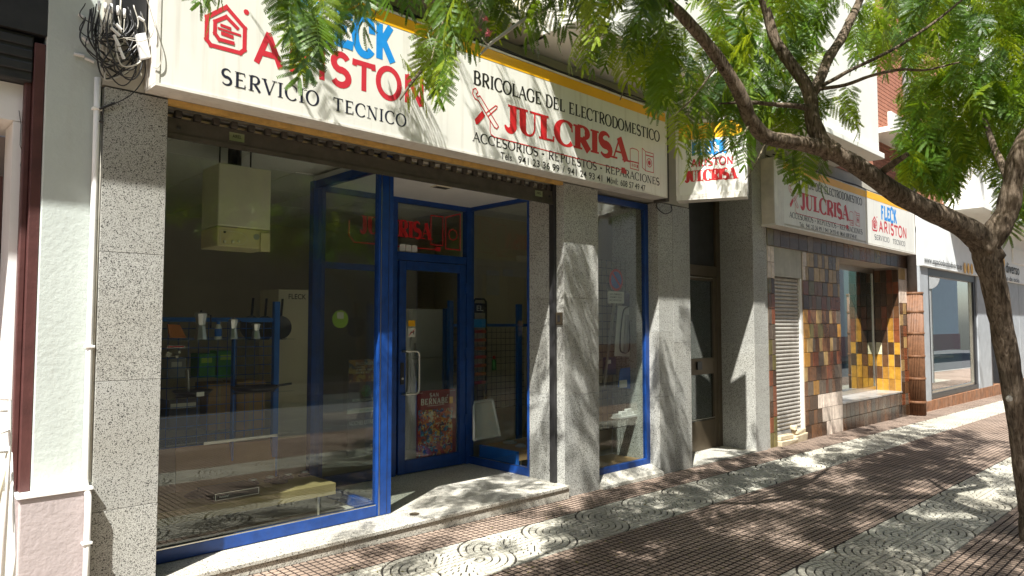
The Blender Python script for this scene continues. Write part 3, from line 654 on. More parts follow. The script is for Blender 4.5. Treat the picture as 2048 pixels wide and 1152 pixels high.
SX0, SX1, SZ0, SZ1 = 1.27, 6.47, 2.985, 3.93
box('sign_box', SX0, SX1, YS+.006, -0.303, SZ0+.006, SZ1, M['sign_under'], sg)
box('sign_face', SX0+.018, SX1-.018, YS, YS+.0055, SZ0+.018, SZ1-.012, M['sign'], sg)
for a in ((SX0-.004, SX1+.004, SZ0, SZ0+.016), (SX0-.004, SX1+.004, SZ1-.010, SZ1+.006)): box('sign_edge', a[0], a[1], YS-.006, -0.3025, a[2], a[3], M['sign_frame'], sg)
for a in ((SX0-.005, SX0+.017), (SX1-.017, SX1+.005)): box('sign_edge', a[0], a[1], YS-.005, -0.302, SZ0+.0165, SZ1-.0105, M['sign_frame'], sg)
box('yellow_stripe', SX0+.0185, SX1-.0185, YS-.002, YS-.0004, 3.822, SZ1-.0125, M['yellow'], sg)
mb = MB(); house_emblem(mb, (1.535, YS, 3.295), XU, ZU, NY, .26, .295, .026); obj('emblem', mb, M['ariston_red'], sg, label='red outlined house emblem with a plug inside')
letters(sg, 'FLECK', (2.10, YS, 3.545), XU, NY, .265, .81, M['sky_blue'], K=.21, n=.20, serif=0, space=.08, label='bold blue capitals')
letters(sg, 'ARISTON', (1.845, YS, 3.275), XU, NY, .215, 1.35, M['ariston_red'], K=.19, n=.175, serif=0, space=.10, label='bold red rounded capitals')
mb = MB(); word(mb, 'SERVICIO', (1.64, YS, 3.085), XU, ZU, NY, .098, .66, K=.17, n=.065, serif=.09, st=.05, space=.12); obj('lettering', mb, M['ink'], sg); mb = MB(); word(mb, 'TECNICO', (2.41, YS, 3.085), XU, ZU, NY, .092, .61, K=.17, n=.065, serif=.09, st=.05, space=.12); obj('lettering', mb, M['ink'], sg)
julcrisa_panel(sg, 3.52, 2.985, 1.0, YS)
# second sign down the street
s2 = thing('far_shop_sign', 'smaller copy of the cream sign over the brown tiled shop', 'sign', (11.9, -0.4, 2.96))
A0, A1, Z0, Z1 = 9.02, 14.82, 2.955, 3.87
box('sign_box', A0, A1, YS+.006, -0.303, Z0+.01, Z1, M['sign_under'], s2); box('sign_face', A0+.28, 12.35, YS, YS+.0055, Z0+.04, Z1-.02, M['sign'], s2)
box('sign_face', 12.352, A1-.02, YS-.012, YS+.0055, Z0+.02, Z1-.015, M['sign'], s2)
box('sign_edge', A0-.01, A1+.01, YS-.02, -0.3025, Z0-.01, Z0+.0095, M['sign_frame'], s2)
for a in ((A0, A0+.12), (A0+.125, A0+.275)): box('sign_edge', a[0], a[1], YS-.004, YS+.0055, Z0+.0105, Z1-.01, M['sign_frame'], s2)
box('sign_edge', A1-.018, A1+.01, YS-.016, YS+.0055, Z0+.0105, Z1-.01, M['sign_frame'], s2)
box('yellow_stripe', A0+.281, 12.35, YS-.002, YS-.0004, Z1-.13, Z1-.021, M['yellow'], s2); box('yellow_stripe', 12.353, A1-.021, YS-.014, YS-.0124, Z1-.13, Z1-.016, M['yellow'], s2)
julcrisa_panel(s2, 9.30, 2.975, 1.02, YS)
Y2 = YS-.012
letters(s2, 'FLECK', (13.02, Y2, 3.44), XU, NY, .25, .80, M['sky_blue'], K=.21, n=.20, serif=0, space=.08)
mb = MB(); house_emblem(mb, (12.58, Y2, 3.20), XU, ZU, NY, .24, .26, .026); obj('emblem', mb, M['ariston_red'], s2); letters(s2, 'ARISTON', (12.90, Y2, 3.215), XU, NY, .19, 1.45, M['ariston_red'], K=.19, n=.175, serif=0, space=.10)
mb = MB(); word(mb, 'SERVICIO', (12.68, Y2, 3.06), XU, ZU, NY, .085, .72, K=.2, n=.09, serif=.09, st=.06, space=.12); obj('lettering', mb, M['ink'], s2); mb = MB(); word(mb, 'TECNICO', (13.58, Y2, 3.06), XU, ZU, NY, .085, .66, K=.2, n=.09, serif=.09, st=.06, space=.12); obj('lettering', mb, M['ink'], s2)
# projecting sign that faces up the street
ps = thing('projecting_sign', 'bright white projecting sign box standing out at right angles beside the large sign', 'sign', (6.75, -0.85, 2.96))
a0 = Vector((6.60, -0.53, 0)); a1 = Vector((6.905, -1.20, 0)); du = (a1-a0).normalized(); dn = Vector((du.y, -du.x, 0)); dn = dn if dn.x < 0 else -dn; LW = (a1-a0).length
def pbox(name, s0, s1, n0, n1, z0, z1, mat, parent=ps, bevel=0):
    c = a0+du*((s0+s1)/2)+dn*((n0+n1)/2)+ZU*((z0+z1)/2); return obj(name, MB().obox(c, du*((s1-s0)/2), dn*((n1-n0)/2), ZU*((z1-z0)/2)), mat, parent, bevel=bevel)
PZ0, PZ1 = 2.975, 3.83
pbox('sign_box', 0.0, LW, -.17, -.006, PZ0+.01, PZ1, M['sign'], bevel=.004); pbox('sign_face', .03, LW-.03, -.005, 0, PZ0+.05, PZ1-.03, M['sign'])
for q in ((0, LW, PZ0-.012, PZ0+.0095), (0, LW, PZ0+.0105, PZ0+.045), (0, LW, PZ1-.025, PZ1+.008)): pbox('sign_edge', q[0], q[1], -.18, .012, q[2], q[3], M['sign_frame'])
for q in ((-.004, .026), (LW-.026, LW+.004)): pbox('sign_edge', q[0], q[1], -.178, .010, PZ0+.0455, PZ1-.0255, M['sign_frame'])
pbox('yellow_stripe', .0305, LW-.0305, .0006, .002, PZ1-.20, PZ1-.0305, M['yellow'])
letters(ps, 'FLECK', a0+du*.17+ZU*3.45, du, dn, .15, .36, M['sky_blue'], K=.21, n=.20, serif=0, space=.08)
letters(ps, 'ARISTON', a0+du*.16+ZU*3.325, du, dn, .085, .44, M['ariston_red'], K=.19, n=.175, serif=0, space=.1)
letters(ps, 'JULCRISA', a0+du*.09+ZU*3.165, du, dn, .12, .54, M['red'], K=.30, n=.07, serif=.1, st=.075, space=.03)
pst = box('bracket', 6.49, 6.56, -0.46, -0.303, 2.96, 3.9, M['shutter'], ps)
# ---------------------------------------------------------------- neighbouring plaster building (left edge)
pb = thing('plaster_building', 'white plastered house corner with pink base at the left edge', 'building', (0.9, -0.2, 0.0))
box('pilaster', 0.775, 1.050, -0.25, 0.6, 0.705, 8.0, M['plaster'], pb, bevel=.006)
base_ = box('base', 0.712, 1.048, -0.335, 0.6, BZ, 0.690, M['pink'], pb, bevel=.008)
box('ledge', 0.700, 1.049, -0.345, 0.5, 0.691, 0.7045, M['white_paint'], base_)
box('door_jamb', 0.722, 0.774, -0.235, 0.02, 0.706, 3.16, M['brown_wood'], pb, bevel=.004)
box('door_jamb', 0.690, 0.7215, -0.20, 0.02, 0.706, 3.16, M['brown_wood'], pb, bevel=.006)
box('inner_jamb', 0.650, 0.6895, -0.15, 0.10, BZ, 2.72, M['white_paint'], pb)
box('base_jamb', 0.655, 0.7115, -0.30, -0.155, BZ, 0.70, M['pink'], pb)
box('balcony', -6.0, 0.44, -0.88, 0.4, 4.16, 4.40, M['plaster'], pb)
box('lintel', -1.0, 0.689, -0.15, 0.3, 2.725, 2.93, M['white_paint'], pb)
bx_ = box('shutter_box', -1.0, 0.721, -0.22, 0.3, 2.935, 3.20, M['dark_metal'], pb, bevel=.01)
for z in (2.99, 3.06, 3.13): box('shutter_slat', -1.0, 0.715, -0.232, -0.2205, z, z+.05, M['dark_metal'], bx_, bevel=.006)
box('beam', -1.0, 0.774, -0.249, 0.4, 3.205, 5.0, M['dark_metal'], pb)
box('door_panel', -1.0, 0.774, 0.28, 0.34, BZ, 2.72, M['pink'], pb)
box('inner_door', -1.0, 0.645, 0.10, 0.16, BZ, 2.45, M['brown_wood'], pb)
ct = MB(); ct.tube([PY(38, 221, -.156), PY(42, 250, -.156), PY(40, 290, -.156), PY(45, 305, -.156), PY(41, 330, -.156), PY(47, 378, -.156)], .0016, 5); obj('crack_wire', ct, M['cable'], pb)
# conduits between the two buildings
cn = thing('drain_conduit', 'slim white painted conduit running down between plaster wall and granite pillar', 'pipe', (1.02, -0.29, 0))
pts = [(1.020, -.285, 3.02), (1.022, -.285, 2.5), (1.021, -.285, 1.5), (1.022, -.285, .74), (1.022, -.300, .70), (1.022, -.362, .66), (1.022, -.362, BZ)]
obj('pipe', MB().tube(pts, .017, 10), M['white_paint'], cn, smooth=True)
obj('pipe', MB().tube([(1.047, -.272, 2.80), (1.047, -.272, 0.72)], .008, 6), M['cable_pale'], cn, smooth=True)
for z in (2.83, 1.47, .40): yc = -.285 if z > .7 else -.362; obj('clip', MB().box(.996, 1.046, yc-.021, yc+.021, z, z+.016), M['white_paint'], cn, bevel=.004)
# telephone cable bundle beside the sign
cb = thing('cable_bundle', 'tangled bundle of black telephone cables and pale connectors beside the sign', 'cables', (1.15, -0.33, 3.2))
box('back_board', 1.052, 1.262, -0.290, -0.2955+.02, 2.992, 3.36, M['sign_under'], cb)
jb = box('junction_box', 1.075, 1.255, -0.345, -0.292, 3.285, 3.60, M['black_plastic'], cb, bevel=.01)
rnd = random.Random(3)
def smooth(pts, n=6):
    P = [Vector(p) for p in pts]; P = [P[0]*2-P[1]]+P+[P[-1]*2-P[-2]]; out = []
    for i in range(1, len(P)-2):
        for k in range(n):
            t = k/n; a, b, c, d = P[i-1], P[i], P[i+1], P[i+2]
            out.append(0.5*((2*b)+(c-a)*t+(2*a-5*b+4*c-d)*t*t+(3*b-a-3*c+d)*t**3))
    out.append(P[-2]); return out
for i in range(28):
    u0 = rnd.uniform(170, 205) if i % 2 else rnd.uniform(200, 245); u1 = rnd.uniform(255, 292); vb = rnd.uniform(60, 165); y = rnd.uniform(-.375, -.325)
    v0 = rnd.uniform(0, 60); v1 = rnd.uniform(5, 90); um = rnd.uniform(215, 262)
    p = [PY(u0, v0, y), PY(u0-rnd.uniform(0, 12), v0+(vb-v0)*.5, y-.015), PY(um-14, vb, y-.02), PY(um+16, vb-2, y-.02), PY(u1, (vb+v1)/2, y-.01), PY(u1-8, v1, y)]
    obj('cable', MB().tube(smooth(p), rnd.choice([.0030, .0038, .0046]), 6), M['cable' if i % 6 else 'cable_pale'], cb, smooth=True)
for k, (u, v) in enumerate([(198, 12), (211, 16), (223, 18), (236, 22), (249, 28)]):
    p = [PY(u, v-10, -.36), PY(u, v+8, -.362)]; q = [PY(u, v+8, -.362), PY(u+rnd.uniform(-2, 8), v+45, -.37), PY(u+rnd.uniform(0, 14), v+62, -.372)]
    obj('connector', MB().tube(p, .0075, 8), M['white_plastic'], cb, smooth=True); obj('cable', MB().tube(smooth(q), .0026, 6), M['cable_pale'], cb, smooth=True)
for (u, v, u2, v2) in [(222, 55, 240, 72), (232, 48, 243, 60), (238, 95, 248, 118), (228, 70, 238, 92), (166, 74, 176, 86), (148, 108, 168, 112), (170, 116, 188, 124), (157, 28, 166, 34), (276, 34, 288, 42)]:
    obj('connector', MB().tube([PY(u, v, -.385 if u > 200 else -.262), PY(u2, v2, -.385 if u > 200 else -.262)], .0095, 8), M['white_plastic'], cb)
obj('cable', MB().tube(smooth([PY(290, 118, -.36), PY(289, 152, -.36), PY(270, 182, -.345), PY(245, 200, -.325), PY(215, 212, -.315)]), .0034, 6), M['cable'], cb, smooth=True)
obj('cable', MB().tube(smooth([PY(230, 206, -.318), PY(212, 213, -.315), PY(199, 218, -.312)]), .0072, 8), M['cable'], cb, smooth=True)
obj('cable', MB().tube(smooth([PY(208, 216, -.312), PY(206, 228, -.312), PY(202, 240, -.312), PY(205, 243, -.312)]), .003, 6), M['cable'], cb, smooth=True)
obj('cable', MB().tube(smooth([PY(199, 241, -.314), PY(207, 245, -.314)]), .009, 8), M['cable'], cb, smooth=True)
obj('cable', MB().tube(smooth([PY(292, -8, -.505), PY(309, 48, -.507), PY(322, 92, -.507), PY(323, 120, -.507), PY(316, 135, -.503), PY(306, 135, -.499)]), .0026, 6), M['cable_pale'], cb, smooth=True)
obj('cable', MB().tube(smooth([PY(309, 48, -.507), PY(303, 72, -.51), PY(285, 82, -.45), PY(262, 80, -.40), PY(246, 75, -.39)]), .0022, 6), M['cable_pale'], cb, smooth=True)
c_ = (PY(276, 68, -.40)+PY(296, 118, -.40))*.5; ax = (PY(292, 116, -.40)-PY(281, 66, -.40)); hv = ax*.5; wv = (PY(292, 66, -.40)-PY(273, 69, -.40))*.5
obj('terminal_box', MB().obox(c_, wv, Vector((0, .018, 0)), hv), M['white_plastic'], cb, bevel=.004)
# cables lying along the top of the signs
rc = thing('cable_run', 'run of black cables lying along the top of the large sign', 'cables', (3.9, -.4, 3.95))
for i in range(6):
    y = -.47+i*.028; z = 3.945+.012*(i % 3); pts = [(1.3+k*.35, y+rnd.uniform(-.012, .012), z+rnd.uniform(0, .05)) for k in range(16)]
    obj('cable', MB().tube(smooth(pts, 3), .008, 6), M['cable'], rc, smooth=True)
rc = thing('cable_run', 'run of black cables lying along the top of the far sign over the tiled shop', 'cables', (11.9, -.4, 3.9))
for i in range(4):
    y = -.45+i*.03; pts = [(9.1+k*.6, y+rnd.uniform(-.012, .012), 3.885+rnd.uniform(0, .05)) for k in range(10)]
    obj('cable', MB().tube(smooth(pts, 3), .010, 6), M['cable'], rc, smooth=True)
# white folding stand at the picture's left edge
ws = thing('folding_stand', 'white metal folding stand with a pale board at the far left edge', 'stand', PY(10, 1140, -.8))
yv = -.80
def tb(pts, r=.008, m='white_paint', nm='tube'): return obj(nm, MB().tube([PY(u, v, y) for u, v, y in pts], r, 8), M[m], ws, smooth=True)
tb([(-60, 797, yv), (16, 797, yv), (20, 802, yv), (20, 880, yv), (5, 1160, yv)]); tb([(-60, 905, yv), (16, 903, yv)]); tb([(-60, 820, yv+.05), (18, 822, yv+.05)], .005)
tb([(16, 905, yv+.01), (-6, 1020, yv+.01)], .008, 'appliance', 'strut'); tb([(20, 860, yv), (2, 865, yv-.03)], .006)
pA, pB, pC, pD = PY(-40, 900, yv+.06), PY(23, 898, yv+.06), PY(27, 1165, yv+.06), PY(-40, 1165, yv+.06)
obj('board', MB().prism([pA, pB, pC, pD], (0, .012, 0)), M['white_paint'], ws)
tb([(22, 905, yv+.05), (30, 1110, yv+.05), (27, 1160, yv+.05)], .006)

# ---------------------------------------------------------------- street door of the flats
ed = thing('entrance_door', 'bronze street door of the flats with two glass panels in a granite recess', 'door', (8.0, 0.2, -0.06))
DY = 0.20
zc = lambda v: PY(1412, v, DY).z
gzD = gz(8.3)
box('frame', 8.66, 8.762, DY-.02, DY+.06, gzD-.05, 3.60, M['bronze'], ed, bevel=.004); box('frame', 7.217, 7.30, DY-.02, DY+.06, gzD-.05, 3.60, M['bronze'], ed)
box('transom_rail', 7.302, 8.658, DY-.02, DY+.06, zc(553), zc(532), M['bronze'], ed, bevel=.004)
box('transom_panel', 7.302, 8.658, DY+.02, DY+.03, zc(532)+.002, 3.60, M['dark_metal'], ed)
for (n_, z0, z1, m_) in (('top_rail', zc(562), zc(553)-.004, 'bronze'), ('lock_rail', zc(748), zc(716), 'bronze'), ('bottom_rail', gzD+.02, zc(840), 'bronze')): box(n_, 7.40, 8.57, DY-.01, DY+.04, z0, z1, M[m_], ed, bevel=.004)
for x in (7.302, 8.572): box('stile', x, x+.085, DY-.012, DY+.042, gzD+.02, zc(553)-.004, M['bronze'], ed, bevel=.004)
box('pane', 7.402, 8.568, DY+.012, DY+.018, zc(716)+.002, zc(562)-.002, M['glass_far'], ed); box('pane', 7.402, 8.568, DY+.012, DY+.018, zc(840)+.002, zc(748)-.002, M['glass_far'], ed)
box('lock', 8.13, 8.24, DY-.03, DY-.0105, zc(738), zc(722), M['black_plastic'], ed)
for z in (zc(836), zc(556)): box('bead', 7.40, 8.57, DY-.0135, DY-.0105, z-.006, z, M['steel'], ed)
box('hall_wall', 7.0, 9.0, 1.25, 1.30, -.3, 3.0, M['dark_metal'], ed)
box('portal_floor', 7.216, 8.763, -0.30, 1.2, gzD-.2, gz(8.76)+.022, M['granite_step'], gb)
# intercom on the granite pillar
ic = thing('intercom', 'small bronze intercom plate on the granite pillar beside the entrance recess', 'intercom', (5.0, -0.27, 1.6))
zi = PX(1118, 637, 4.998).z; yi = PX(1118, 637, 4.998).y
box('plate', 4.984, 4.9985, yi-.05, yi+.03, zi-.06, zi+.06, M['bronze'], ic, bevel=.004); box('button', 4.979, 4.9835, yi-.025, yi+.005, zi-.03, zi+.03, M['dark_metal'], ic, bevel=.003)
obj('loose_cable', MB().tube(smooth([(6.55, -.305, 2.975), (6.52, -.33, 2.90), (6.66, -.335, 2.85), (6.80, -.33, 2.90), (6.83, -.305, 2.97)]), .006, 6), M['cable'], gb, smooth=True)

# ---------------------------------------------------------------- brown tiled shop
ts = thing('tiled_shopfront', 'closed shop faced with brown and amber glazed tiles beyond the street door', 'shopfront', (12.1, -0.28, -0.1))
YT = -0.27
def glaze(name, c, var=.3): return pm(name, c, 0.22, var, 11, spec=0.55, rnd=0.16, bump=.12, bscale=25, world=True)
G = {k: glaze('glaze_'+k, c) for k, c in dict(dark=(.060,.030,.015), brown=(.125,.056,.024), red=(.165,.050,.020), grey=(.110,.080,.055), olive=(.13,.105,.035), amber=(.34,.165,.03), tan=(.33,.215,.085), honey=(.45,.23,.03), bisque=(.60,.50,.41), pale=(.62,.56,.36), black=(.028,.022,.018)).items()}
cache = {}
rt = random.Random(11)
def tile(w, h, key, org, uv, nrm, parent=ts):
    kk = (round(w, 3), round(h, 3), key, tuple(round(q, 2) for q in uv))
    if kk not in cache:
        uv_, nr = Vector(uv), Vector(nrm); e = .004; d = .008
        a = [uv_*x+ZU*z for x, z in ((0,0),(w,0),(w,h),(0,h))]; b = [uv_*x+ZU*z+nr*d for x, z in ((e,e),(w-e,e),(w-e,h-e),(e,h-e))]
        m_ = MB(); m_.face(b)
        for i in range(4): j = (i+1) % 4; m_.face([a[i], a[j], b[j], b[i]])
        cache[kk] = m_.mesh('glazed_tile', G[key])
    o = bpy.data.objects.new('glazed_tile', cache[kk]); link(o, parent)
    o.location = Vector(org)+Vector(nrm)*rt.uniform(0, .0018); return o
def tile_field(x0, x1, z0, z1, pal, hh=.222, uv=(1,0,0), nrm=(0,-1,0), plane=YT, widths=(.1, .2, .1, .1), fn=None, axis='x'):
    nr = max(1, round((z1-z0)/hh)); h = (z1-z0)/nr
    for r in range(nr):
        x = x0; z = z0+r*h
        while x < x1-.02:
            w = min(rt.choice(widths), x1-x)
            if x1-x-w < .05: w = x1-x
            key = rt.choice(pal)
            if fn: key = fn(x, z, key) or key
            org = (x+.002, plane, z+.002) if axis == 'x' else (plane, x+.002, z+.002)
            tile(w-.004, h-.004, key, org, uv, nrm); x += w
PAL = ['dark', 'brown', 'brown', 'red', 'grey', 'olive', 'amber', 'tan', 'brown', 'dark', 'grey', 'brown']
box('wall_backing', 9.205, 9.43, YT+.001, 0.3, -.3, 2.95, M['mortar'], ts); box('wall_backing', 10.33, 11.72, YT+.001, 0.5, -.3, 2.70, M['mortar'], ts)
box('wall_backing', 14.57, 15.12, YT+.001, 0.5, -.35, 2.95, M['mortar'], ts); box('wall_backing', 11.721, 14.569, YT+.001, 0.5, -.35, 0.325, M['mortar'], ts)
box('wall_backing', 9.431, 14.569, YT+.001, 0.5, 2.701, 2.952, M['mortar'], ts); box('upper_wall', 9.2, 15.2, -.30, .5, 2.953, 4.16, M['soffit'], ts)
def pier_fn(x, z, k):
    if z > 2.05: return 'bisque' if x < 10.42 else rt.choice(['grey', 'tan', 'tan', 'grey'])
    if x > 10.78 and .05 < z < .40: return 'bisque'
    if x > 11.05 and z <= .06: return 'bisque'
    if z < .5: return rt.choice(['dark', 'brown', 'red', 'dark'])
    if 1.75 > z > .55 and x < 10.5: return rt.choice(['amber', 'tan', 'brown', 'red'])
tile_field(10.335, 11.718, -.105, 2.695, PAL, fn=pier_fn, widths=(.1, .2, .15))
tile_field(9.22, 9.425, -.09, 2.25, ['brown', 'dark', 'olive', 'red', 'grey'], widths=(.1025,)); tile_field(9.22, 9.425, 2.25, 2.70, ['bisque'], widths=(.1025,))
tile_field(11.722, 14.565, -.13, 0.322, ['dark', 'black', 'brown', 'grey', 'dark'], widths=(.2, .15, .2))
tile_field(14.575, 15.115, -.14, 2.02, ['brown', 'red', 'grey', 'tan', 'dark'], widths=(.18,)); tile_field(14.575, 15.115, 2.02, 2.70, ['bisque', 'bisque', 'tan'], widths=(.18,))
tile_field(9.22, 15.115, 2.705, 2.95, ['dark', 'dark', 'brown', 'grey', 'olive', 'black'], hh=.25, widths=(.2, .3))
def rev(x, z, k):
    if z > 1.45: return rt.choice(['brown', 'red', 'dark', 'red', 'amber'] if z < 1.7 else ['brown', 'red', 'dark'])
    if .95 < z < 1.25 and x > .0 and x < .1: return 'pale'
    return rt.choice(['honey', 'amber', 'dark', 'honey', 'brown']) if z < .95 else rt.choice(['amber', 'brown', 'dark', 'red', 'honey'])
tile_field(-.268, .165, .335, 2.66, ['amber', 'honey', 'brown', 'red', 'dark', 'honey', 'amber'], uv=(0,1,0), nrm=(-1,0,0), plane=14.568, widths=(.108,), fn=rev, axis='y')
dc = thing('roller_door', 'narrow weathered grey roller door with concrete panel above it in the tiled shop', 'shutter', (9.87, -0.22, 0))
for k in range(40):
    z = .105+k*.0545
    o = obj('slat', MB().prism([(9.435, -.205, z), (9.435, -.222, z+.012), (9.435, -.226, z+.027), (9.435, -.222, z+.042), (9.435, -.205, z+.054)], (.86, 0, 0)), M['grey_slat'] if 'grey_slat' in M else M.setdefault('grey_slat', pm('weathered_slat', (.42, .39, .34), .5, .15, 10, metal=.2, streak=.25, dirt=(.16, .12, .08))), dc)
box('bottom_slat', 9.435, 10.295, -.225, -.20, .01, .100, M['grey_plastic'], dc); box('head_panel', 9.433, 10.325, -.262, .1, 2.29, 2.699, pm('concrete', (.44, .43, .38), .9, .12, 6, streak=.15), dc)
box('guide', 10.297, 10.332, -.258, -.19, -.05, 2.288, M['white_paint'], dc)
for (a, b, z0, z1, yy) in ((9.43, 9.95, -.10, -.01, -.33), (9.46, 9.86, -.008, .05, -.30), (9.90, 10.33, -.11, .02, -.31), (9.98, 10.30, .022, .085, -.29), (9.93, 10.03, .09, .15, -.29)):
    q = MB().box(a, b, yy, -.19, z0, z1); q.v = [(x+rt.uniform(-.015, .015), y+rt.uniform(-.012, .012), z+rt.uniform(-.012, .012)) for x, y, z in q.v]
    tag(obj('rubble_block', q, pm('broken_stone', (.52, .43, .29), .9, .2, 9, bump=.5, bscale=30), bevel=.01), {-.10: 'long broken stone lying under the left of the roller door', -.008: 'flat broken stone on top of the long block at the roller door', -.11: 'squarish broken stone under the right of the roller door', .022: 'broken stone stacked on the squarish block', .09: 'small grey stone chip perched against the roller door'}[z0], 'stone', 'broken stones below the roller door')
sw = thing('tiled_shop_window', 'recessed shop window of the tiled shop with amber tiles mirrored in its glass', 'window', (13.1, 0.17, .34))
box('sill', 11.722, 14.566, -.285, .19, .324, .348, pm('marble', (.36, .35, .33), .25, .2, 5), sw); box('frame', 11.722, 14.566, .168, .215, .349, .42, M['steel'], sw); box('frame', 11.722, 14.566, .168, .215, 2.60, 2.70, M['steel'], sw)
box('frame', 14.50, 14.566, .166, .213, .421, 2.599, M['steel'], sw); box('frame', 11.722, 11.78, .166, .213, .421, 2.599, M['steel'], sw)
box('pane', 11.781, 14.499, .185, .191, .421, 2.599, M['glass_far'], sw)
box('back_panel', 11.7, 14.6, .75, .80, .3, 2.72, M['brown_wood'], sw)
# cane clad drain pipe
xp = PY(1835, 700, -.40).x
dp = thing('drain_pipe', 'grey drain pipe with a brown cane cover round its foot beside the tiled shop', 'pipe', (xp, -.40, gz(15)))
obj('pipe', MB().tube([(xp-.05, -.36, 2.2), (xp-.05, -.36, 8)], .085, 12), pm('grey_pipe', (.17, .155, .15), .6, .2, 8), dp, smooth=True)
cane = pm('cane', (.17, .078, .036), .55, .3, 14)
obj('cane_core', MB().tube([(xp, -.36, gz(15.5)+.01), (xp, -.36, 2.2)], .142, 16), cane, dp, smooth=True)
for k in range(22):
    a = math.radians(150+k*11); px_, py_ = xp+.146*math.cos(a), -.36+.146*math.sin(a)
    obj('cane', MB().tube([(px_, py_, gz(15.5)+.02), (px_, py_, 2.22)], .0135, 6), cane, dp, smooth=True)
for z in (.10, .55, .98, 1.42, 1.84, 2.20): obj('band', MB().lathe((xp, -.36, z), [(.168, 0), (.172, .02), (.168, .04)], 20), cane, dp)

# ---------------------------------------------------------------- grey shop at the far end
gs = thing('grey_shopfront', 'grey metal shopfront with white fascia and black framed window at the far right', 'shopfront', (19.5, -0.3, -0.2))
grey_m = pm('grey_panel', (.36, .38, .39), .5, .12, 4, streak=.1, dirt=(.2, .2, .2)); rust = pm('rusty_base', (.24, .105, .045), .8, .45, 6, streak=.5, dirt=(.45, .40, .32)); fas = pm('fascia', (.80, .82, .80), .5, .05, 2)
box('fascia', 15.75, 30, -.36, .3, 2.80, 4.1, fas, gs, bevel=.01)
box('panel', 15.75, 16.28, -.30, .3, .05, 2.795, grey_m, gs); box('panel', 20.15, 21.35, -.30, .3, .05, 2.795, grey_m, gs)
for x in (22.45, 23.6, 24.8, 26.0): box('panel', x, x+1.16, -.30, .3, .05, 2.795, grey_m, gs)
box('base_panel', 15.75, 30, -.31, .3, -.5, .048, rust, gs)
wn = box('window_frame', 16.285, 20.145, -.27, .0, .05, .16, M['black_plastic'], gs)
box('window_frame', 16.285, 20.145, -.27, .0, 2.64, 2.795, M['black_plastic'], gs)
for x in (16.285, 19.96): box('window_frame', x, x+.185, -.268, .0, .161, 2.639, M['black_plastic'], gs)
box('window_frame', 16.471, 19.959, -.24, -.16, .161, .22, M['steel'], gs); box('window_frame', 16.471, 16.55, -.24, -.16, .221, 2.639, M['steel'], gs); box('window_frame', 19.88, 19.959, -.24, -.16, .221, 2.639, M['steel'], gs)
box('pane', 16.551, 19.879, -.21, -.204, .221, 2.639, glass('mint_glass', (.72, .82, .79), 2.6), gs)
box('window_blind', 16.3, 20.1, .02, .05, .1, 2.7, pm('mint_film', (.56, .70, .65), .6, .05, 2), gs)
box('door_frame', 21.355, 21.50, -.29, .1, .05, 2.795, M['black_plastic'], gs); box('door_frame', 22.30, 22.445, -.29, .1, .05, 2.795, M['black_plastic'], gs); box('pane', 21.501, 22.299, -.20, -.194, .06, 2.79, M['glass_far'], gs)
def far_text(b, u0, v0, u1, v1, mat): # lower left and upper right picture corners on the fascia
    p, q = PY(u0, v0, -.36), PY(u1, v1, -.36); plain_text('lettering', b, (p.x, -.36, (p.z)), XU, ZU, NY, abs(PY(u0, v0-(v0-v1 if abs(v0-v1) < 22 else 18), -.36).z-p.z), q.x-p.x, M[mat], gs, lift=.012)
far_text('www.espaciodeociodiverso.es', 1848, 529, 1922, 512, 'black'); far_text('diverso', 2011, 545, 2037, 524, 'black'); far_text('espacio de ocio', 1994, 560, 2037, 548, 'black')
for (u, v) in ((1930, 536), (1937, 537), (1944, 538), (1998, 523), (2003, 524), (2008, 525)):
    c = PY(u, v, -.375); mb = MB(); filled(mb, [(.10*math.cos(k*.5236), .13*math.sin(k*.5236)) for k in range(12)], c, XU, ZU, NY, .002); obj('yellow_dot', mb, M['yellow'], gs)
p = PY(2022, 512, -.36); lb = box('sign_plate', PY(2024, 530, -.36).x, PY(2060, 530, -.36).x, -.40, -.362, 3.35, 3.75, M['white_paint'], gs)
# upper storeys beyond the bay
bw = thing('brick_building', 'red brick upper wall with white ledge beyond the bay', 'building', (14.0, -.3, 4.2))
box('wall_core', 11.57, 17.5, -.30, .4, 4.165, 10.5, M['mortar'], bw)
mbk = MB()
for r in range(56):
    z = 4.17+r*.075
    for k in range(25):
        x = 11.575+k*.237+(.118 if r % 2 else 0); mbk.box(x, x+.225, -.312, -.301, z, z+.063)
o = obj('bricks', mbk, M['brick'], bw, kind='stuff')
box('ledge', 13.0, 14.9, -.75, -.313, 4.95, 5.05, M['bay'], bw, bevel=.01); box('balcony_front', 13.0, 14.9, -.72, -.66, 5.052, 5.30, M['bay'], bw)
obj('down_pipe', MB().tube([(15.2, -.38, 4.2), (15.2, -.38, 10)], .07, 10), M['grey_plastic'], bw, smooth=True)
cu = thing('cream_building', 'cream upper building with a projecting ledge at the far right', 'building', (22, -.9, 3.9))
box('wall', 17.55, 34, -.9, .4, 4.25, 12, M['bay'], cu); box('ledge', 17.5, 34, -1.05, .4, 4.105, 4.248, M['bay'], cu, bevel=.01)
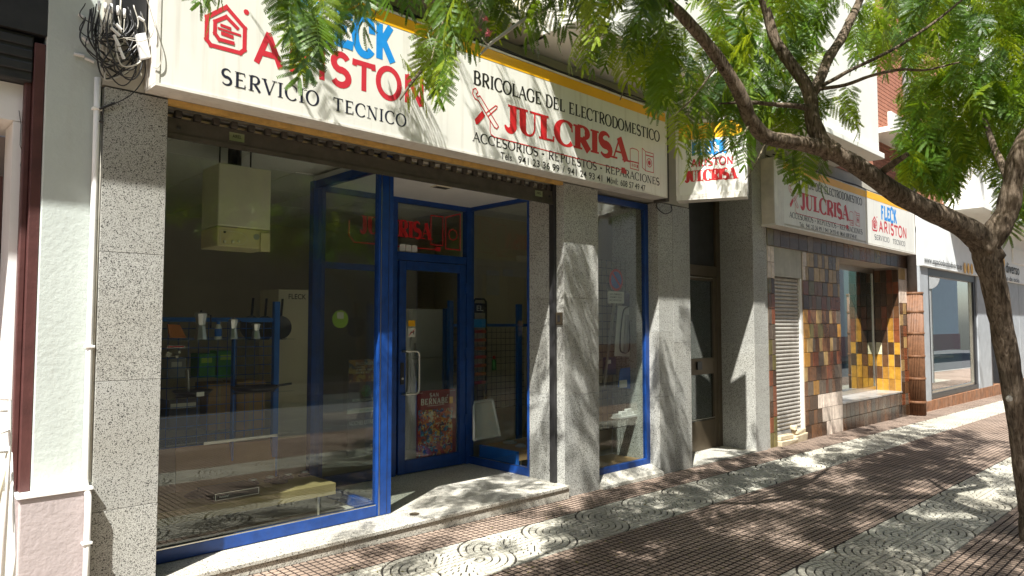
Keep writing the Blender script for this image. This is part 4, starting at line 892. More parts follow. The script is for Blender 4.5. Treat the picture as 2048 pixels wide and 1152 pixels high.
# ---------------------------------------------------------------- goods inside the shop
def bx(t, name, u0, v0, u1, v1, y, dep, mat, bevel=0):           # box whose front covers a picture rectangle at depth y
    a, b = PY(u0, v1, y), PY(u1, v0, y); c0 = PY(u0, v0, y)
    return box(name, a.x, b.x, y, y+dep, a.z, c0.z, M[mat] if isinstance(mat, str) else mat, t, bevel=bevel)
wh = thing('water_heater', 'cream wall hung water heater in the top left of the large window', 'water heater', (2.16, .5, 2.18))
x0, x1, z0, z1, yh = 1.962, 2.362, 2.175, 2.79, .35
box('casing', x0, x1, yh, .68, z0+.15, z1, M['appliance'], wh, bevel=.01); cpn = box('control_panel', x0, x1, yh+.001, .68, z0, z0+.146, M['appliance2'], wh, bevel=.008)
box('flap', x1-.085, x1-.01, yh-.022, yh-.001, z0-.02, z0+.125, M['appliance2'], wh, bevel=.004)
mb = MB(); outline(mb, [(.02+.10+.10*math.cos(a*.35-1.57), .065+.05*math.sin(a*.35-1.57)) for a in range(10)]+[(.02, .115), (.02, .015)], .003, (x0, yh, z0), XU, ZU, NY, .002, True); obj('panel_outline', mb, M['appliance'], cpn)
for (a, b, r) in ((.05, .105, .008), (.05, .035, .011), (.11, .038, .011), (.155, .045, .009)): obj('knob', MB().lathe((x0+a, yh, z0+b), [(r, 0), (r*.9, .012), (r*.3, .013)], 12, (0,-1,0)), M['black_plastic'] if r < .009 else M['appliance'], cpn)
obj('gauge', MB().lathe((x1-.11, yh, z0+.09), [(.022, 0), (.022, .006), (.01, .007)], 16, (0,-1,0)), M['grey_plastic'], cpn)
for x in (x0+.08, x1-.08): obj('hanger', MB().tube([(x, .55, z1-.01), (x, .55, 3.02)], .006, 6), M['dark_metal'], wh)
obj('flue', MB().tube([(2.16, .56, z1), (2.16, .56, 3.0)], .05, 12), M['dark_metal'], wh)
def wire_rack(label, name, xa, xb, y, z0, z1, cell, m_up, m_w, ups, wr=.0028):
    t = thing(name, label, 'rack', ((xa+xb)/2, y, z0)); mb = MB()
    k = 0
    while xa+k*cell <= xb+.001: mb.tube([(xa+k*cell, y, z0), (xa+k*cell, y, z1)], wr, 4); k += 1
    k = 0
    while z0+k*cell <= z1+.001: mb.tube([(xa, y-.005, z0+k*cell), (xb, y-.005, z0+k*cell)], wr, 4); k += 1
    obj('wire_grid', mb, M[m_w], t)
    for (x, zt, w) in ups: box('upright', x-w/2, x+w/2, y-.03, y+.02, .09, zt, M[m_up], t, bevel=.004)
    return t
zs = lambda v, y=.75, u=450: PY(u, v, y).z
r1 = wire_rack('blue wire grid display rack with glass shelves behind the large window', 'wire_rack', 1.75, 2.66, .93, .66, 1.62, .076, 'blue_rack', 'blue_rack', [(2.69, 1.80, .05), (2.33, 1.60, .018), (1.72, 1.64, .03)])
for v in (678, 786, 872): box('shelf', 1.72, 2.70, .60, .925, zs(v)-.008, zs(v), M['glass'], r1)
box('shelf_edge', 1.985, 2.56, .585, .599, zs(875)-.012, zs(875)+.008, M['steel'], r1); box('top_rail', 1.73, 2.67, .925, .945, 1.625, 1.66, M['blue_rack'], r1)
def moka(label, u0, v0, u1, v1):
    b = PY((u0+u1)/2, v1, .74); h = PY((u0+u1)/2, v0, .74).z-b.z; zb = zs(678); w = (PY(u1, v1, .74).x-PY(u0, v1, .74).x)*.42
    t = thing('moka_pot', label, 'coffee pot', (b.x, .74, zb), 'moka pots on the glass shelf'); c = (b.x, .74, zb+.001)
    obj('boiler', MB().lathe(c, [(w*.98, 0), (w, h*.06), (w*.74, h*.47), (w*.66, h*.5)], 8), M['chrome'], t); obj('top', MB().lathe(c, [(w*.64, h*.505), (w*.70, h*.53), (w, h*.93), (w*.96, h*.94)], 8), M['chrome'], t)
    obj('lid', MB().lathe(c, [(w*.97, h*.945), (w*.5, h*.985), (w*.1, h*.99)], 8), M['chrome'], t); obj('knob', MB().lathe(c, [(w*.14, h*.99), (w*.18, h*1.03), (w*.08, h*1.05)], 8), M['black_plastic'], t)
    obj('handle', MB().tube([(b.x+w*.9, .74, zb+h*.9), (b.x+w*1.55, .74, zb+h*.88), (b.x+w*1.6, .74, zb+h*.4)], w*.14, 6), M['black_plastic'], t); return t
moka('tallest aluminium moka pot on the glass shelf, left of the blue bottle', 386, 622, 416, 677); moka('middle sized moka pot on the glass shelf, right of the blue bottle', 454, 635, 477, 676); moka('smallest moka pot at the right end of the glass shelf', 501, 645, 522, 676)
bt = thing('cleaner_bottle', 'small blue and white cleaner bottle between two moka pots', 'bottle', (PY(436, 677, .74).x, .74, zs(678)))
c = Vector((PY(436, 677, .74).x, .74, zs(678)+.001)); obj('bottle_body', MB().lathe(c, [(.024, 0), (.027, .01), (.027, .085), (.014, .11), (.013, .115)], 14), M['white_plastic'], bt, smooth=True); obj('cap', MB().lathe(c, [(.014, .116), (.014, .142), (.006, .143)], 12), M['blue_rack'], bt); obj('label_band', MB().lathe(c, [(.0275, .02), (.0278, .05), (.0275, .08)], 14), M['blue_rack'], bt)
tag(obj('card_box', MB().prism([PY(336, 648, .74), PY(360, 650, .74), PY(373, 676, .74), PY(340, 676, .74)], (0, .03, 0)), M['orange']), 'orange card leaning on the left end of the glass shelf', 'card')
hc = thing('magnet_card', 'white display card with world map magnets hanging on the rack', 'card', PY(352, 700, .9)); bx(hc, 'header', 334, 691, 370, 697, .90, .003, 'paper'); bx(hc, 'header_stripe', 336, 692.5, 368, 695, .898, .0015, 'red')
mb = MB()
for k in range(9): q = PY(rnd.uniform(334, 370), rnd.uniform(700, 714), .89); mb.obox(q, (.010, 0, 0), (0, .002, 0), (0, 0, rnd.uniform(.006, .012)))
obj('magnets', mb, M['paper'], hc)
for (u0, u1, v, lab) in ((345, 424, 787, 'dark frying pan with white tag on the middle shelf, on the left'), (462, 556, 787, 'wide dark frying pan on the middle shelf, on the right')):
    a, b = PY(u0, v, .76), PY(u1, v, .76); r = (b.x-a.x)/2; z = zs(786); t = thing('frying_pan', lab, 'pan', ((a.x+b.x)/2, .76, z), 'frying pans on the middle shelf')
    obj('pan_body', MB().lathe(((a.x+b.x)/2, .76, z+.002), [(r*.72, 0), (r*.8, .004), (r, .035), (r*.97, .035), (r*.78, .008), (.01, .006)], 24), M['black_plastic'], t, smooth=True)
    if u0 < 400: box('tag', PY(391, 787, .6).x, PY(406, 787, .6).x, .575, .579, z+.004, z+.036, M['paper'], t); obj('pan_handle', MB().tube([PY(376, 784, .74), PY(374, 740, .74)], .012, 6), M['steel'], t)
    else: obj('pan_handle', MB().tube([(b.x-.02, .76, z+.03), (b.x+.10, .72, z+.045)], .010, 6), M['black_plastic'], t)
t = thing('carton', 'plain brown carton behind the rack, left of the pair', 'box', PY(442, 860, 1.1), 'cartons behind the rack'); bx(t, 'carton_body', 415, 768, 464, 862, 1.1, .3, 'card', .004); bx(t, 'carton_tape', 436, 768, 442, 862, 1.098, .001, 'plank')
t = thing('carton', 'plain brown carton behind the rack, right of the pair', 'box', PY(500, 860, 1.1), 'cartons behind the rack'); bx(t, 'carton_body', 472, 764, 531, 862, 1.1, .3, 'card', .004); bx(t, 'carton_tape', 497, 764, 504, 862, 1.098, .001, 'plank')
t = thing('carton', 'pale tall box marked FLECK, modelled in place of a reflection in the glass', 'box', PY(593, 860, 1.5)); bx(t, 'carton_body', 552, 578, 630, 880, 1.5, .4, 'wall', .004)
p = PY(577, 598, 1.5); q = PY(612, 598, 1.5); plain_text('lettering', 'FLECK', (p.x, 1.499, p.z), XU, ZU, NY, .05, q.x-p.x, M['black'], t)
for k in range(14): v = 622+k*17; bx(t, 'reflected_slat', 556, v, 626, v+9, 1.494, .005, 'wall')  # solid ribs modelled in place of shutter slats reflected in the window
ob = obj('brown_board', MB().prism([PY(352, 895, .95), PY(550, 880, .95), PY(550, 985, .80), PY(352, 1010, .80)], (0, .015, 0)), M['card']); tag(ob, 'large tan board leaning low behind the display platform', 'board')
pf = thing('display_platform', 'pale wooden display platform on short legs just inside the large window', 'platform', (2.2, .5, .09))
box('deck', 1.46, 2.925, .30, .85, .245, .335, M['plank'], pf, bevel=.004)
for x in (1.55, 2.80): 
    for y in (.36, .80): obj('leg', MB().tube([(x, y, .09), (x, y, .244)], .012, 8), M['steel'], pf)
hb = thing('hob', 'black built in cooker hob with chrome outline on the platform', 'hob', PY(473, 990, .34)); a, b = PY(427, 1000, .34), PY(520, 975, .34)
box('hob_body', a.x, b.x, .34, .62, .338, .40, M['black_plastic'], hb, bevel=.006); mb = MB(); outline(mb, [(.012, .008), (b.x-a.x-.012, .008), (b.x-a.x-.012, .054), (.012, .054)], .004, (a.x, .339, .338), XU, ZU, NY, .002, True); obj('chrome_trim', mb, M['chrome'], hb)
plain_text('lettering', 'eurostar', (a.x+.04, .339, .36), XU, ZU, NY, .014, .07, M['white_paint'], hb)
for i, (u, lab) in enumerate(((400, 'dark pot lid lying at the left on the platform'), (560, 'small dark bowl at the right on the platform'))): 
    q = PY(u, 985, .6); tag(obj('pot_lid', MB().lathe((q.x, .62, .337), [(.10-.03*i, 0), (.10-.03*i, .01), (.05, .035), (.012, .04), (.014, .06), (.004, .062)], 18), M['black_plastic'], smooth=True), lab, 'lid')
for i, (u, lab) in enumerate(((503, 'round black pan hanging at the left behind the rack top'), (530, 'round black pan hanging in the middle behind the rack top'), (562, 'round black pan hanging at the right behind the rack top'))):
    q = PY(u, 655, 1.02); t = thing('hanging_pan', lab, 'pan', q, 'pans hanging behind the rack'); obj('pan_body', MB().lathe(q, [(.085, .03), (.10, 0), (.097, 0), (.08, .028), (.01, .028)], 22, (0,1,0)), M['black_plastic'], t, smooth=True); obj('pan_handle', MB().tube([q+Vector((0, 0, .10)), q+Vector((.01, 0, .25))], .010, 6), M['black_plastic'], t)
for i, (u0, v0, u1, v1, mm, lab) in enumerate(((398, 708, 432, 756, 'green', 'dark green box low behind the blue grid, on the left'), (436, 702, 470, 756, 'green', 'dark green box low behind the blue grid, on the right'), (338, 716, 372, 756, 'grey_plastic', 'grey box behind the left end of the blue grid'), (336, 800, 400, 862, 'black_plastic', 'black box below the left frying pan'))):
    t = thing('stock_box', lab, 'box', PY(u0, v1, 1.08)); bx(t, 'box_body', u0, v0, u1, v1, 1.08, .2, mm, .004); bx(t, 'box_label', u0+5, v0+8, u1-8, v0+18, 1.077, .002, 'paper' if mm != 'green' else 'lime')
for i, (u, lab) in enumerate(((505, 'small chrome burner nearest the hob on the platform'), (540, 'second small chrome burner from the hob on the platform'), (575, 'third small chrome burner from the hob on the platform'), (608, 'small chrome burner at the end of the platform'))):
    q = PY(u, 960, .72); t = thing('gas_burner', lab, 'burner', (q.x, .72, .336), 'burners on the platform'); obj('burner_base', MB().lathe((q.x, .72, .336), [(.05, 0), (.05, .012), (.03, .022), (.004, .023)], 16), M['black_plastic'], t); obj('burner_cap', MB().lathe((q.x, .72, .360), [(.032, 0), (.036, .008), (.030, .016), (.004, .018)], 16), M['chrome'], t)
# posters
def blobs(name, cols, scale):
    m, n, b, L = new_mat(name); co = coords(n); v = n.nodes.new('ShaderNodeTexVoronoi'); v.inputs['Scale'].default_value = scale; v.inputs['Randomness'].default_value = 1
    nz = n.nodes.new('ShaderNodeTexNoise'); nz.inputs['Scale'].default_value = scale*.7; L.new(co, nz.inputs['Vector']); ad = n.nodes.new('ShaderNodeMixRGB'); ad.inputs[0].default_value = .12; L.new(co, ad.inputs[1]); L.new(nz.outputs[1], ad.inputs[2]); L.new(ad.outputs[0], v.inputs['Vector'])
    sx = n.nodes.new('ShaderNodeSeparateColor'); L.new(v.outputs['Color'], sx.inputs[0]); r = rampn(n, [(i/len(cols), c) for i, c in enumerate(cols)], 'CONSTANT'); L.new(sx.outputs[0], r.inputs[0]); L.new(r.outputs[0], b.inputs['Base Color']); b.inputs['Roughness'].default_value = .5; return m
po = thing('red_poster', 'red festival poster titled SAN BERNABE taped inside the entrance door', 'poster', (4.58, 1.14, .21))
X0, X1, Z0_, Z1_ = 4.325, 4.845, .20, .915; YP = 1.136
box('sheet', X0, X1, YP, YP+.003, Z0_, Z1_, pm('poster_red', (.22, .018, .02), .5, .1), po)
box('picture', X0+.02, X1-.05, YP-.0015, YP-.0003, Z0_+.03, Z1_-.20, blobs('festival_picture', [(.45,.05,.02), (.02,.10,.32), (.60,.25,.03), (.30,.03,.02), (.60,.50,.30), (.05,.30,.42), (.55,.12,.02), (.03,.03,.07), (.40,.03,.02), (.65,.42,.08), (.35,.05,.03), (.08,.04,.03)], 34), po)
mb = MB(); word(mb, 'SAN', (4.49, YP, .845), XU, ZU, NY, .04, .12, K=.2, n=.13, serif=0, space=.12); word(mb, 'BERNABE', (4.375, YP, .77), XU, ZU, NY, .06, .36, K=.2, n=.12, serif=.06, st=.06, space=.16); filled(mb, [(.0,.0),(.012,0),(.024,.02),(.012,.02)], (4.715, YP, .838), XU, ZU, NY, .0015); obj('lettering', mb, M['paper'], po)
mb = MB(); 
for (a, b, z) in ((4.46, 4.68, .755), (4.33, 4.40, .895), (4.76, 4.83, .895)): outline(mb, [(a, z), (b, z)], .004, (0, YP, 0), XU, ZU, NY, .001)
obj('small_print', mb, M['paper'], po); box('crest', 4.755, 4.80, YP-.0015, YP-.0003, .76, .83, M['yellow'], po)
p2 = thing('concert_poster', 'dark concert poster with green flower emblem on the side light of the entrance', 'poster', (3.69, 1.14, .8))
a0x, a1x = 3.525, 3.955; YQ = 1.138
box('sheet', a0x, a1x, YQ, YQ+.003, .80, 1.265, pm('poster_dark', (.035, .030, .028), .5, .1), p2); box('picture', a0x+.004, a1x-.004, YQ-.0015, YQ-.0003, 1.05, 1.262, blobs('concert_picture', [(.25,.06,.02), (.42,.20,.03), (.12,.03,.015), (.45,.28,.08), (.04,.07,.14), (.30,.10,.02)], 26), p2)
for (s_, z, h_, a, b) in (('EN CONCIERTO', 1.213, .030, 3.60, 3.85), ('LOGROÑO', 1.186, .017, 3.60, 3.70), ('25 MAYO 2024', 1.160, .017, 3.60, 3.78), ('20:45 h', 1.128, .022, 3.60, 3.73), ('BONACANTICA', .865, .024, 3.57, 3.87)): plain_text('lettering', s_, (a, YQ-.0018, z), XU, ZU, NY, h_, b-a, M['paper'], p2)
mb = MB()
for k in range(6): aa = k*1.047; outline(mb, [(.028*math.cos(aa)+.026*math.cos(j*.524), .028*math.sin(aa)+.026*math.sin(j*.524)) for j in range(12)], .006, (3.72, YQ-.0015, .96), XU, ZU, NY, .0008+.0003*k, True)
obj('flower_emblem', mb, M['green'], p2)
p3 = thing('notice_strip', 'narrow notice strip and dark sheet reading NOCHES ESTRELLADAS below the concert poster', 'poster', (3.7, 1.14, .5)); box('white_strip', a0x-.01, a1x, YQ, YQ+.003, .755, .795, M['paper'], p3); box('dark_sheet', a0x-.01, a1x, YQ, YQ+.003, .34, .752, M['black_plastic'], p3)
plain_text('lettering', 'CONCIERTO SOLIDARIO 2024', (a0x+.04, YQ, .766), XU, ZU, NY, .018, .34, M['green'], p3); plain_text('lettering', 'NOCHES ESTRELLADAS', (a0x+.01, YQ, .64), XU, ZU, NY, .04, .41, M['paper'], p3)
gs_ = thing('round_sticker', 'round lime green sticker on the side light glass', 'sticker', (3.42, 1.12, 1.66)); mb = MB(); filled(mb, [(.085*math.cos(k*.35), .085*math.sin(k*.35)) for k in range(18)], (3.42, 1.124, 1.655), XU, ZU, NY, .001); obj('disc', mb, M['lime'], gs_); box('cup_mark', 3.385, 3.455, 1.121, 1.1225, 1.66, 1.72, M['paper'], gs_)
# things seen through the door and the right screen
fr = thing('refrigerator', 'tall white refrigerator standing behind the entrance door', 'refrigerator', (5.3, 2.3, .09)); box('fridge_body', 5.01, 5.55, 2.24, 2.8, .09, 1.80, M['white_paint'], fr, bevel=.012); box('upper_door', 5.01, 5.55, 2.185, 2.235, 1.20, 1.795, M['white_paint'], fr, bevel=.012); box('lower_door', 5.01, 5.55, 2.185, 2.235, .12, 1.19, M['white_paint'], fr, bevel=.012)
for z in (1.22, .98): box('door_grip', 5.04, 5.06, 2.165, 2.184, z, z+.16, M['steel'], fr)
yb = .95
def xr(u, y): return PY(u, 700, y).x
r2 = wire_rack('dark wire grid rack with blue uprights behind the right screen of the entrance', 'wire_rack', xr(955, 1.5), xr(1048, 1.5), 1.5, .60, 1.56, .076, 'blue_rack', 'dark_metal', [(xr(1037, 1.5), 1.86, .07), (xr(900, 1.5), 1.88, .06)])
box('shelf', xr(900, 1.5), xr(1055, 1.5), 1.30, 1.47, PY(1000, 740, 1.4).z, PY(1000, 740, 1.4).z+.008, M['glass'], r2); box('top_shelf', xr(900, 1.5), xr(1055, 1.5), 1.40, 1.46, 1.58, 1.615, M['blue_rack'], r2)
r3 = wire_rack('dark wire grid rack beside the refrigerator', 'wire_rack', xr(897, 1.9), xr(930, 1.9), 1.9, .5, 1.60, .076, 'blue_rack', 'dark_metal', [(xr(897, 1.9)-.05, 1.80, .06)])
ds = thing('dispenser_stand', 'black wire stand with red packets and a bulb panel marked EL', 'stand', (xr(958, 1.25), 1.25, .09)); xa, xb = xr(947, 1.25), xr(972, 1.25)
za, zb_ = PY(958, 598, 1.25).z, PY(958, 772, 1.25).z
obj('frame', MB().tube([(xa, 1.25, zb_-.5), (xa, 1.25, za-.03), (xa+.03, 1.25, za), (xb-.03, 1.25, za), (xb, 1.25, za-.03), (xb, 1.25, zb_-.5)], .012, 8), M['black_plastic'], ds)
for k in range(7): z = PY(958, 660+k*17, 1.25).z; box('packet_row', xa+.01, xb-.01, 1.24, 1.28, z-.035, z, pm('packet_%d' % k, (.35+.03*(k % 2), .05+.04*(k % 3), .03), .5, .4, 40), ds)
box('header', xa+.01, xb-.01, 1.245, 1.255, za-.16, za-.05, M['black_plastic'], ds); plain_text('lettering', 'EL', (xa+.04, 1.244, za-.135), XU, ZU, NY, .06, .10, M['paper'], ds); bp_ = box('bulb_panel', xa-.02, xb-.02, 1.235, 1.243, PY(958, 655, 1.25).z, PY(958, 638, 1.25).z, M['sky_blue'], ds)
bt2 = thing('oil_bottle', 'green spray bottle with red cap on the rack shelf', 'bottle', (xr(987, 1.4), 1.4, 1.2)); c = Vector((xr(987, 1.4), 1.39, PY(1000, 740, 1.4).z+.009)); obj('bottle_body', MB().lathe(c, [(.028, 0), (.030, .01), (.030, .10), (.015, .125)], 12), M['green'], bt2, smooth=True); obj('cap', MB().lathe(c, [(.016, .126), (.016, .16), (.01, .165)], 12), M['red'], bt2)
pfr = thing('leaning_frame', 'grey picture frame leaning on the floor display behind the right screen', 'frame', PY(975, 880, 1.1))
q = [PY(948, 805, 1.1), PY(985, 800, 1.1), PY(1000, 872, 1.0), PY(948, 880, 1.0)]
for i in range(4): obj('frame_side', MB().tube([q[i], q[(i+1) % 4]], .018, 4), M['white_plastic'], pfr)
obj('picture', MB().prism([v_+Vector((0, .012, 0)) for v_ in q], (0, .006, 0)), M['paper'], pfr)
pf2 = thing('low_display', 'low wooden display stand with blue side behind the right screen', 'platform', (5.5, .75, .09))
box('deck', 5.10, 5.95, .42, 1.0, .20, .30, M['card'], pf2, bevel=.004); box('blue_side', 5.065, 5.098, .42, 1.0, .16, .30, M['blue_rack'], pf2)
for (x, y) in ((5.2, .5), (5.85, .5), (5.2, .95), (5.85, .95)): obj('leg', MB().tube([(x, y, .09), (x, y, .199)], .012, 6), M['steel'], pf2)
for i, (x, y, s, mm) in enumerate(((5.3, .6, .06, 'grey_plastic'), (5.5, .55, .05, 'red'), (5.62, .7, .07, 'paper'), (5.38, .85, .08, 'grey_plastic'), (5.75, .6, .05, 'black_plastic'))):
    tag(obj('spare_part', MB().lathe((x, y, .302), [(s, 0), (s, .012), (s*.6, .022), (s*.6, .03), (.01, .032)], 14), M[mm]), ['grey disc nearest the blue side on the low display', 'small red part on the low display', 'pale disc on the low display', 'large grey disc at the back of the low display', 'black cap at the far end of the low display'][i], 'spare part')
for i, (u0, v0, u1, v1) in enumerate(((973, 540, 999, 590), (1006, 538, 1026, 552))): tag(bx(None, 'wall_notice', u0, v0, u1, v1, 2.4 if False else 1.59, .002, 'paper') if False else bx(None, 'wall_notice', u0, v0, u1, v1, 1.945, .003, 'paper'), ['larger paper notice taped on the beige inside wall', 'smaller paper notice taped on the beige inside wall'][i], 'notice')
# narrow window goods
YG = .12
r4 = wire_rack('black wire grid hung with parts in the narrow display window', 'wire_rack', PY(1195, 700, YG).x, PY(1289, 700, YG).x, YG, .45, 2.33, .085, 'blue_rack', 'black_plastic', [], .0034)
wb = obj('white_backboard', MB().prism([PY(1243, 640, .40), PY(1300, 625, .40), PY(1300, 905, .40), PY(1222, 905, .40)], (0, .01, 0)), M['white_paint']); tag(wb, 'tall white board at the back of the narrow window', 'board')
npk = thing('no_parking_sign', 'round blue no parking sign with red rim and white plate on a leaning stick', 'sign', PY(1208, 775, .07)); cc = PY(1232, 560, .08); r = .125
obj('rim', MB().lathe(cc, [(r, 0), (r, .004), (r*.77, .005), (r*.77, .001)], 28, (0,-1,0)), M['red'], npk); obj('disc', MB().lathe(cc+Vector((0, .002, 0)), [(r*.78, 0), (r*.78, .005), (.004, .0052)], 28, (0,-1,0)), M['blue_rack'], npk)
mb = MB(); outline(mb, [(-r*.55, r*.55), (r*.55, -r*.55)], .026, cc, XU, ZU, NY, .008); obj('slash', mb, M['red'], npk); pl_ = bx(npk, 'plate', 1216, 582, 1248, 606, .076, .004, 'paper')
for k, s_ in enumerate(('VADO PERMANENTE', 'AVISAMOS GRUA', 'NO APARCAR')): p = PY(1219, 590+k*6, .076); plain_text('lettering', s_, (p.x, .076, p.z), XU, ZU, NY, .022, .22, M['black'], npk)
obj('stick', MB().tube([PY(1229, 606, .085), PY(1207, 775, .085)], .016, 8), M['steel'], npk)
bp1 = thing('hose_pack', 'black and white hanging pack with hose parts in the narrow window', 'pack', PY(1250, 700, .09)); bx(bp1, 'header_card', 1246, 586, 1277, 612, .098, .006, pm('navy_card', (.01, .012, .05), .4, .1)); obj('backing', MB().prism([PY(1236, 612, .105), PY(1275, 610, .105), PY(1274, 714, .105), PY(1229, 712, .105)], (0, .006, 0)), M['white_plastic'], bp1)
obj('hose', MB().tube(smooth([PY(1258, 612, .09), PY(1246, 625, .085), PY(1240, 690, .085), PY(1245, 705, .085), PY(1258, 700, .085), PY(1259, 660, .085), PY(1256, 630, .085)]), .008, 6), M['black_plastic'], bp1); obj('tube', MB().tube([PY(1254, 630, .082), PY(1251, 706, .082)], .026, 10), M['grey_plastic'], bp1)
bp2 = thing('blue_pack', 'bright blue blister pack with white label in the narrow window', 'pack', PY(1252, 775, .09)); obj('card', MB().prism([PY(1241, 737, .098), PY(1274, 732, .098), PY(1269, 779, .098), PY(1236, 774, .098)], (0, .005, 0)), M['blue_rack'], bp2); bx(bp2, 'label_patch', 1239, 761, 1254, 776, .094, .003, 'paper')
bp3 = thing('dark_pack', 'dark blue hanging pack at the left of the narrow window', 'pack', PY(1222, 715, .1)); bx(bp3, 'card', 1207, 715, 1232, 750, .102, .005, pm('navy_pack', (.012, .016, .06), .4, .1)); bx(bp3, 'label_patch', 1211, 720, 1222, 728, .099, .0025, 'paper')
bs = thing('basket', 'white wire basket with pale parts low in the narrow window', 'basket', PY(1250, 830, .08)); a, b = PY(1226, 838, .06), PY(1284, 826, .06); box('tray', a.x, b.x, .0, .11, a.z, a.z+.02, M['white_plastic'], bs)
for k in range(5): x = a.x+.05+k*(b.x-a.x-.1)/4; box('part', x-.04, x+.05, .02+.01*k, .08, a.z+.021, a.z+.05+.02*(k % 3), M['white_plastic'], bs, bevel=.004)
box('display_floor', 5.53, 6.56, -.11, .36, .055, .10, M['card'], gb); box('display_back', 5.71, 7.19, .62, .66, .095, 2.95, M['wall'], gb)

# ---------------------------------------------------------------- far side of the street (seen only in the glass)
ob_ = thing('opposite_building', 'shaded building across the street with orange fascia and closed shutters, seen reflected', 'building', (4, -14, 0))
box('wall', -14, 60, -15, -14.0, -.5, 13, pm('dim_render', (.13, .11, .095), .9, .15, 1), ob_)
box('fascia', 4, 12, -14.06, -14.001, 2.7, 3.25, pm('orange_fascia', (.75, .27, .03), .6, .1), ob_); box('fascia', 13, 40, -14.06, -14.001, 2.7, 3.3, M['white_paint'], ob_)
for k in range(11):
    x = -7+k*3.1; s_ = box('shutter', x, x+2.4, -14.04, -14.001, .05, 2.6, M['shutter'] if k % 3 else M['brown_wood'], ob_)
for k in range(12):
    for f in range(3): w_ = box('window', -8+k*3.4, -6.6+k*3.4, -14.04, -14.001, 4.6+f*3, 6.2+f*3, M['dark_metal'], ob_)
ob2 = thing('pale_opposite_building', 'pale building farther along the opposite side, seen reflected', 'building', (40, -14, 0)); box('wall', 22, 75, -13.98, -13.9, -.6, 16, M['bay'], ob2); box('base', 22, 75, -13.89, -13.8, -.6, .8, pm('pink_base', (.50, .27, .22), .8, .1), ob2)
tsn = thing('traffic_sign', 'round traffic sign on a pole at the kerb, seen only as a reflection', 'traffic sign', (25.5, -2.6, gz(25.5)))
obj('pole', MB().tube([(25.5, -2.6, gz(25.5)), (25.5, -2.6, 3.3)], .04, 8), M['grey_plastic'], tsn); obj('disc', MB().lathe((25.45, -2.6, 3.1), [(.34, 0), (.34, .02), (.02, .021)], 24, (-1, -.3, 0)), M['grey_plastic'], tsn)
# ---------------------------------------------------------------- silk tree
tree = thing('silk_tree', 'leaning silk tree with forked trunk and feathery leaves over the pavement', 'tree', (6.6, -3.65, gz(6.6)))
def W3(l): return [PW(u, v, w) for u, v, w in l]
rb = random.Random(5)
def branch(name, pts, radii, seg=10, n=5, wob=.002, mat='bark'):
    P = smooth(pts, n); k = len(P); R = []
    for i in range(k):
        t = i/(k-1)*(len(radii)-1); a = int(min(t, len(radii)-2)); R.append(radii[a]+(radii[a+1]-radii[a])*(t-a))
    R = [r*(1+.035*math.sin(i*1.1+r*90)+rb.uniform(-.03, .03)) for i, r in enumerate(R)]
    P = [p+Vector((rb.uniform(-1, 1), rb.uniform(-1, 1), rb.uniform(-1, 1)))*wob*min(1, r/.03) for p, r in zip(P, R)]
    return obj(name, MB().tube(P, R, seg), M[mat], tree, smooth=True)
base = Vector((6.62, -3.66, gz(6.6)-.05))
tr_pts = [base, PW(2066, 1030, 5.40)]+W3([(2053, 950, 5.40), (2032, 810, 5.40), (2008, 680, 5.40), (1990, 580, 5.38), (1970, 500, 5.36), (1955, 468, 5.34)])
branch('trunk', tr_pts, [.122, .092, .081, .077, .079, .084, .098, .085], 14, 6, .003)
obj('pruned_knot', MB().lathe(PW(2017, 797, 5.31), [(.022, 0), (.026, .01), (.018, .022), (.004, .024)], 10, -FW), M['cable_pale'], tree)
branch('branch', W3([(1985, 520, 5.37), (1950, 470, 5.34), (1900, 440, 5.28), (1840, 412, 5.2), (1780, 378, 5.12), (1715, 332, 5.04), (1655, 300, 4.96), (1592, 285, 4.86), (1536, 275, 4.76), (1503, 243, 4.66), (1481, 190, 4.56), (1440, 122, 4.46), (1392, 62, 4.36), (1330, 0, 4.24)]+[(1200, -90, 3.9), (1010, -150, 3.4), (800, -165, 2.9), (560, -140, 2.55), (380, -110, 2.4)]),
       [.095, .090, .078, .073, .069, .064, .059, .055, .051, .048, .045, .040, .037, .034, .032, .026, .020, .014, .008], 12, 5)
branch('branch', W3([(1962, 500, 5.36), (1992, 462, 5.33), (2015, 420, 5.30), (2025, 370, 5.27), (2038, 310, 5.22), (2075, 235, 5.15), (2130, 120, 5.0), (2220, -100, 4.8), (2200, -500, 4.4)]), [.10, .088, .080, .072, .068, .062, .055, .045, .02], 12, 5)
branch('branch', W3([(1665, 306, 4.95), (1642, 282, 4.95), (1625, 238, 4.97), (1621, 195, 5.0), (1607, 163, 5.0), (1577, 121, 5.0), (1550, 78, 5.0), (1532, 20, 5.0), (1500, -80, 4.9), (1440, -300, 4.7)]), [.075, .064, .052, .046, .044, .043, .038, .032, .025, .010], 10, 5)
branch('branch', W3([(1622, 190, 5.0), (1637, 165, 5.03), (1659, 113, 5.1), (1682, 78, 5.2), (1704, 34, 5.3), (1720, -2, 5.4), (1760, -120, 5.6), (1800, -300, 5.8)]), [.044, .040, .036, .034, .031, .028, .02, .01], 9, 5)
branch('branch', W3([(1622, 182, 5.0), (1665, 160, 5.0), (1705, 138, 5.0), (1760, 112, 5.0), (1820, 78, 5.1), (1900, 20, 5.2), (1990, -60, 5.3)]), [.018, .015, .013, .012, .011, .009, .006], 7, 4)
branch('branch', W3([(1634, 178, 5.0), (1690, 170, 4.9), (1740, 152, 4.8), (1800, 139, 4.7), (1850, 140, 4.6), (1920, 124, 4.5)]), [.015, .013, .011, .010, .008, .005], 7, 4)
branch('branch', W3([(1618, 216, 4.97), (1590, 212, 4.9), (1550, 209, 4.8), (1500, 205, 4.7), (1440, 207, 4.6)]), [.026, .020, .016, .013, .006], 8, 4)
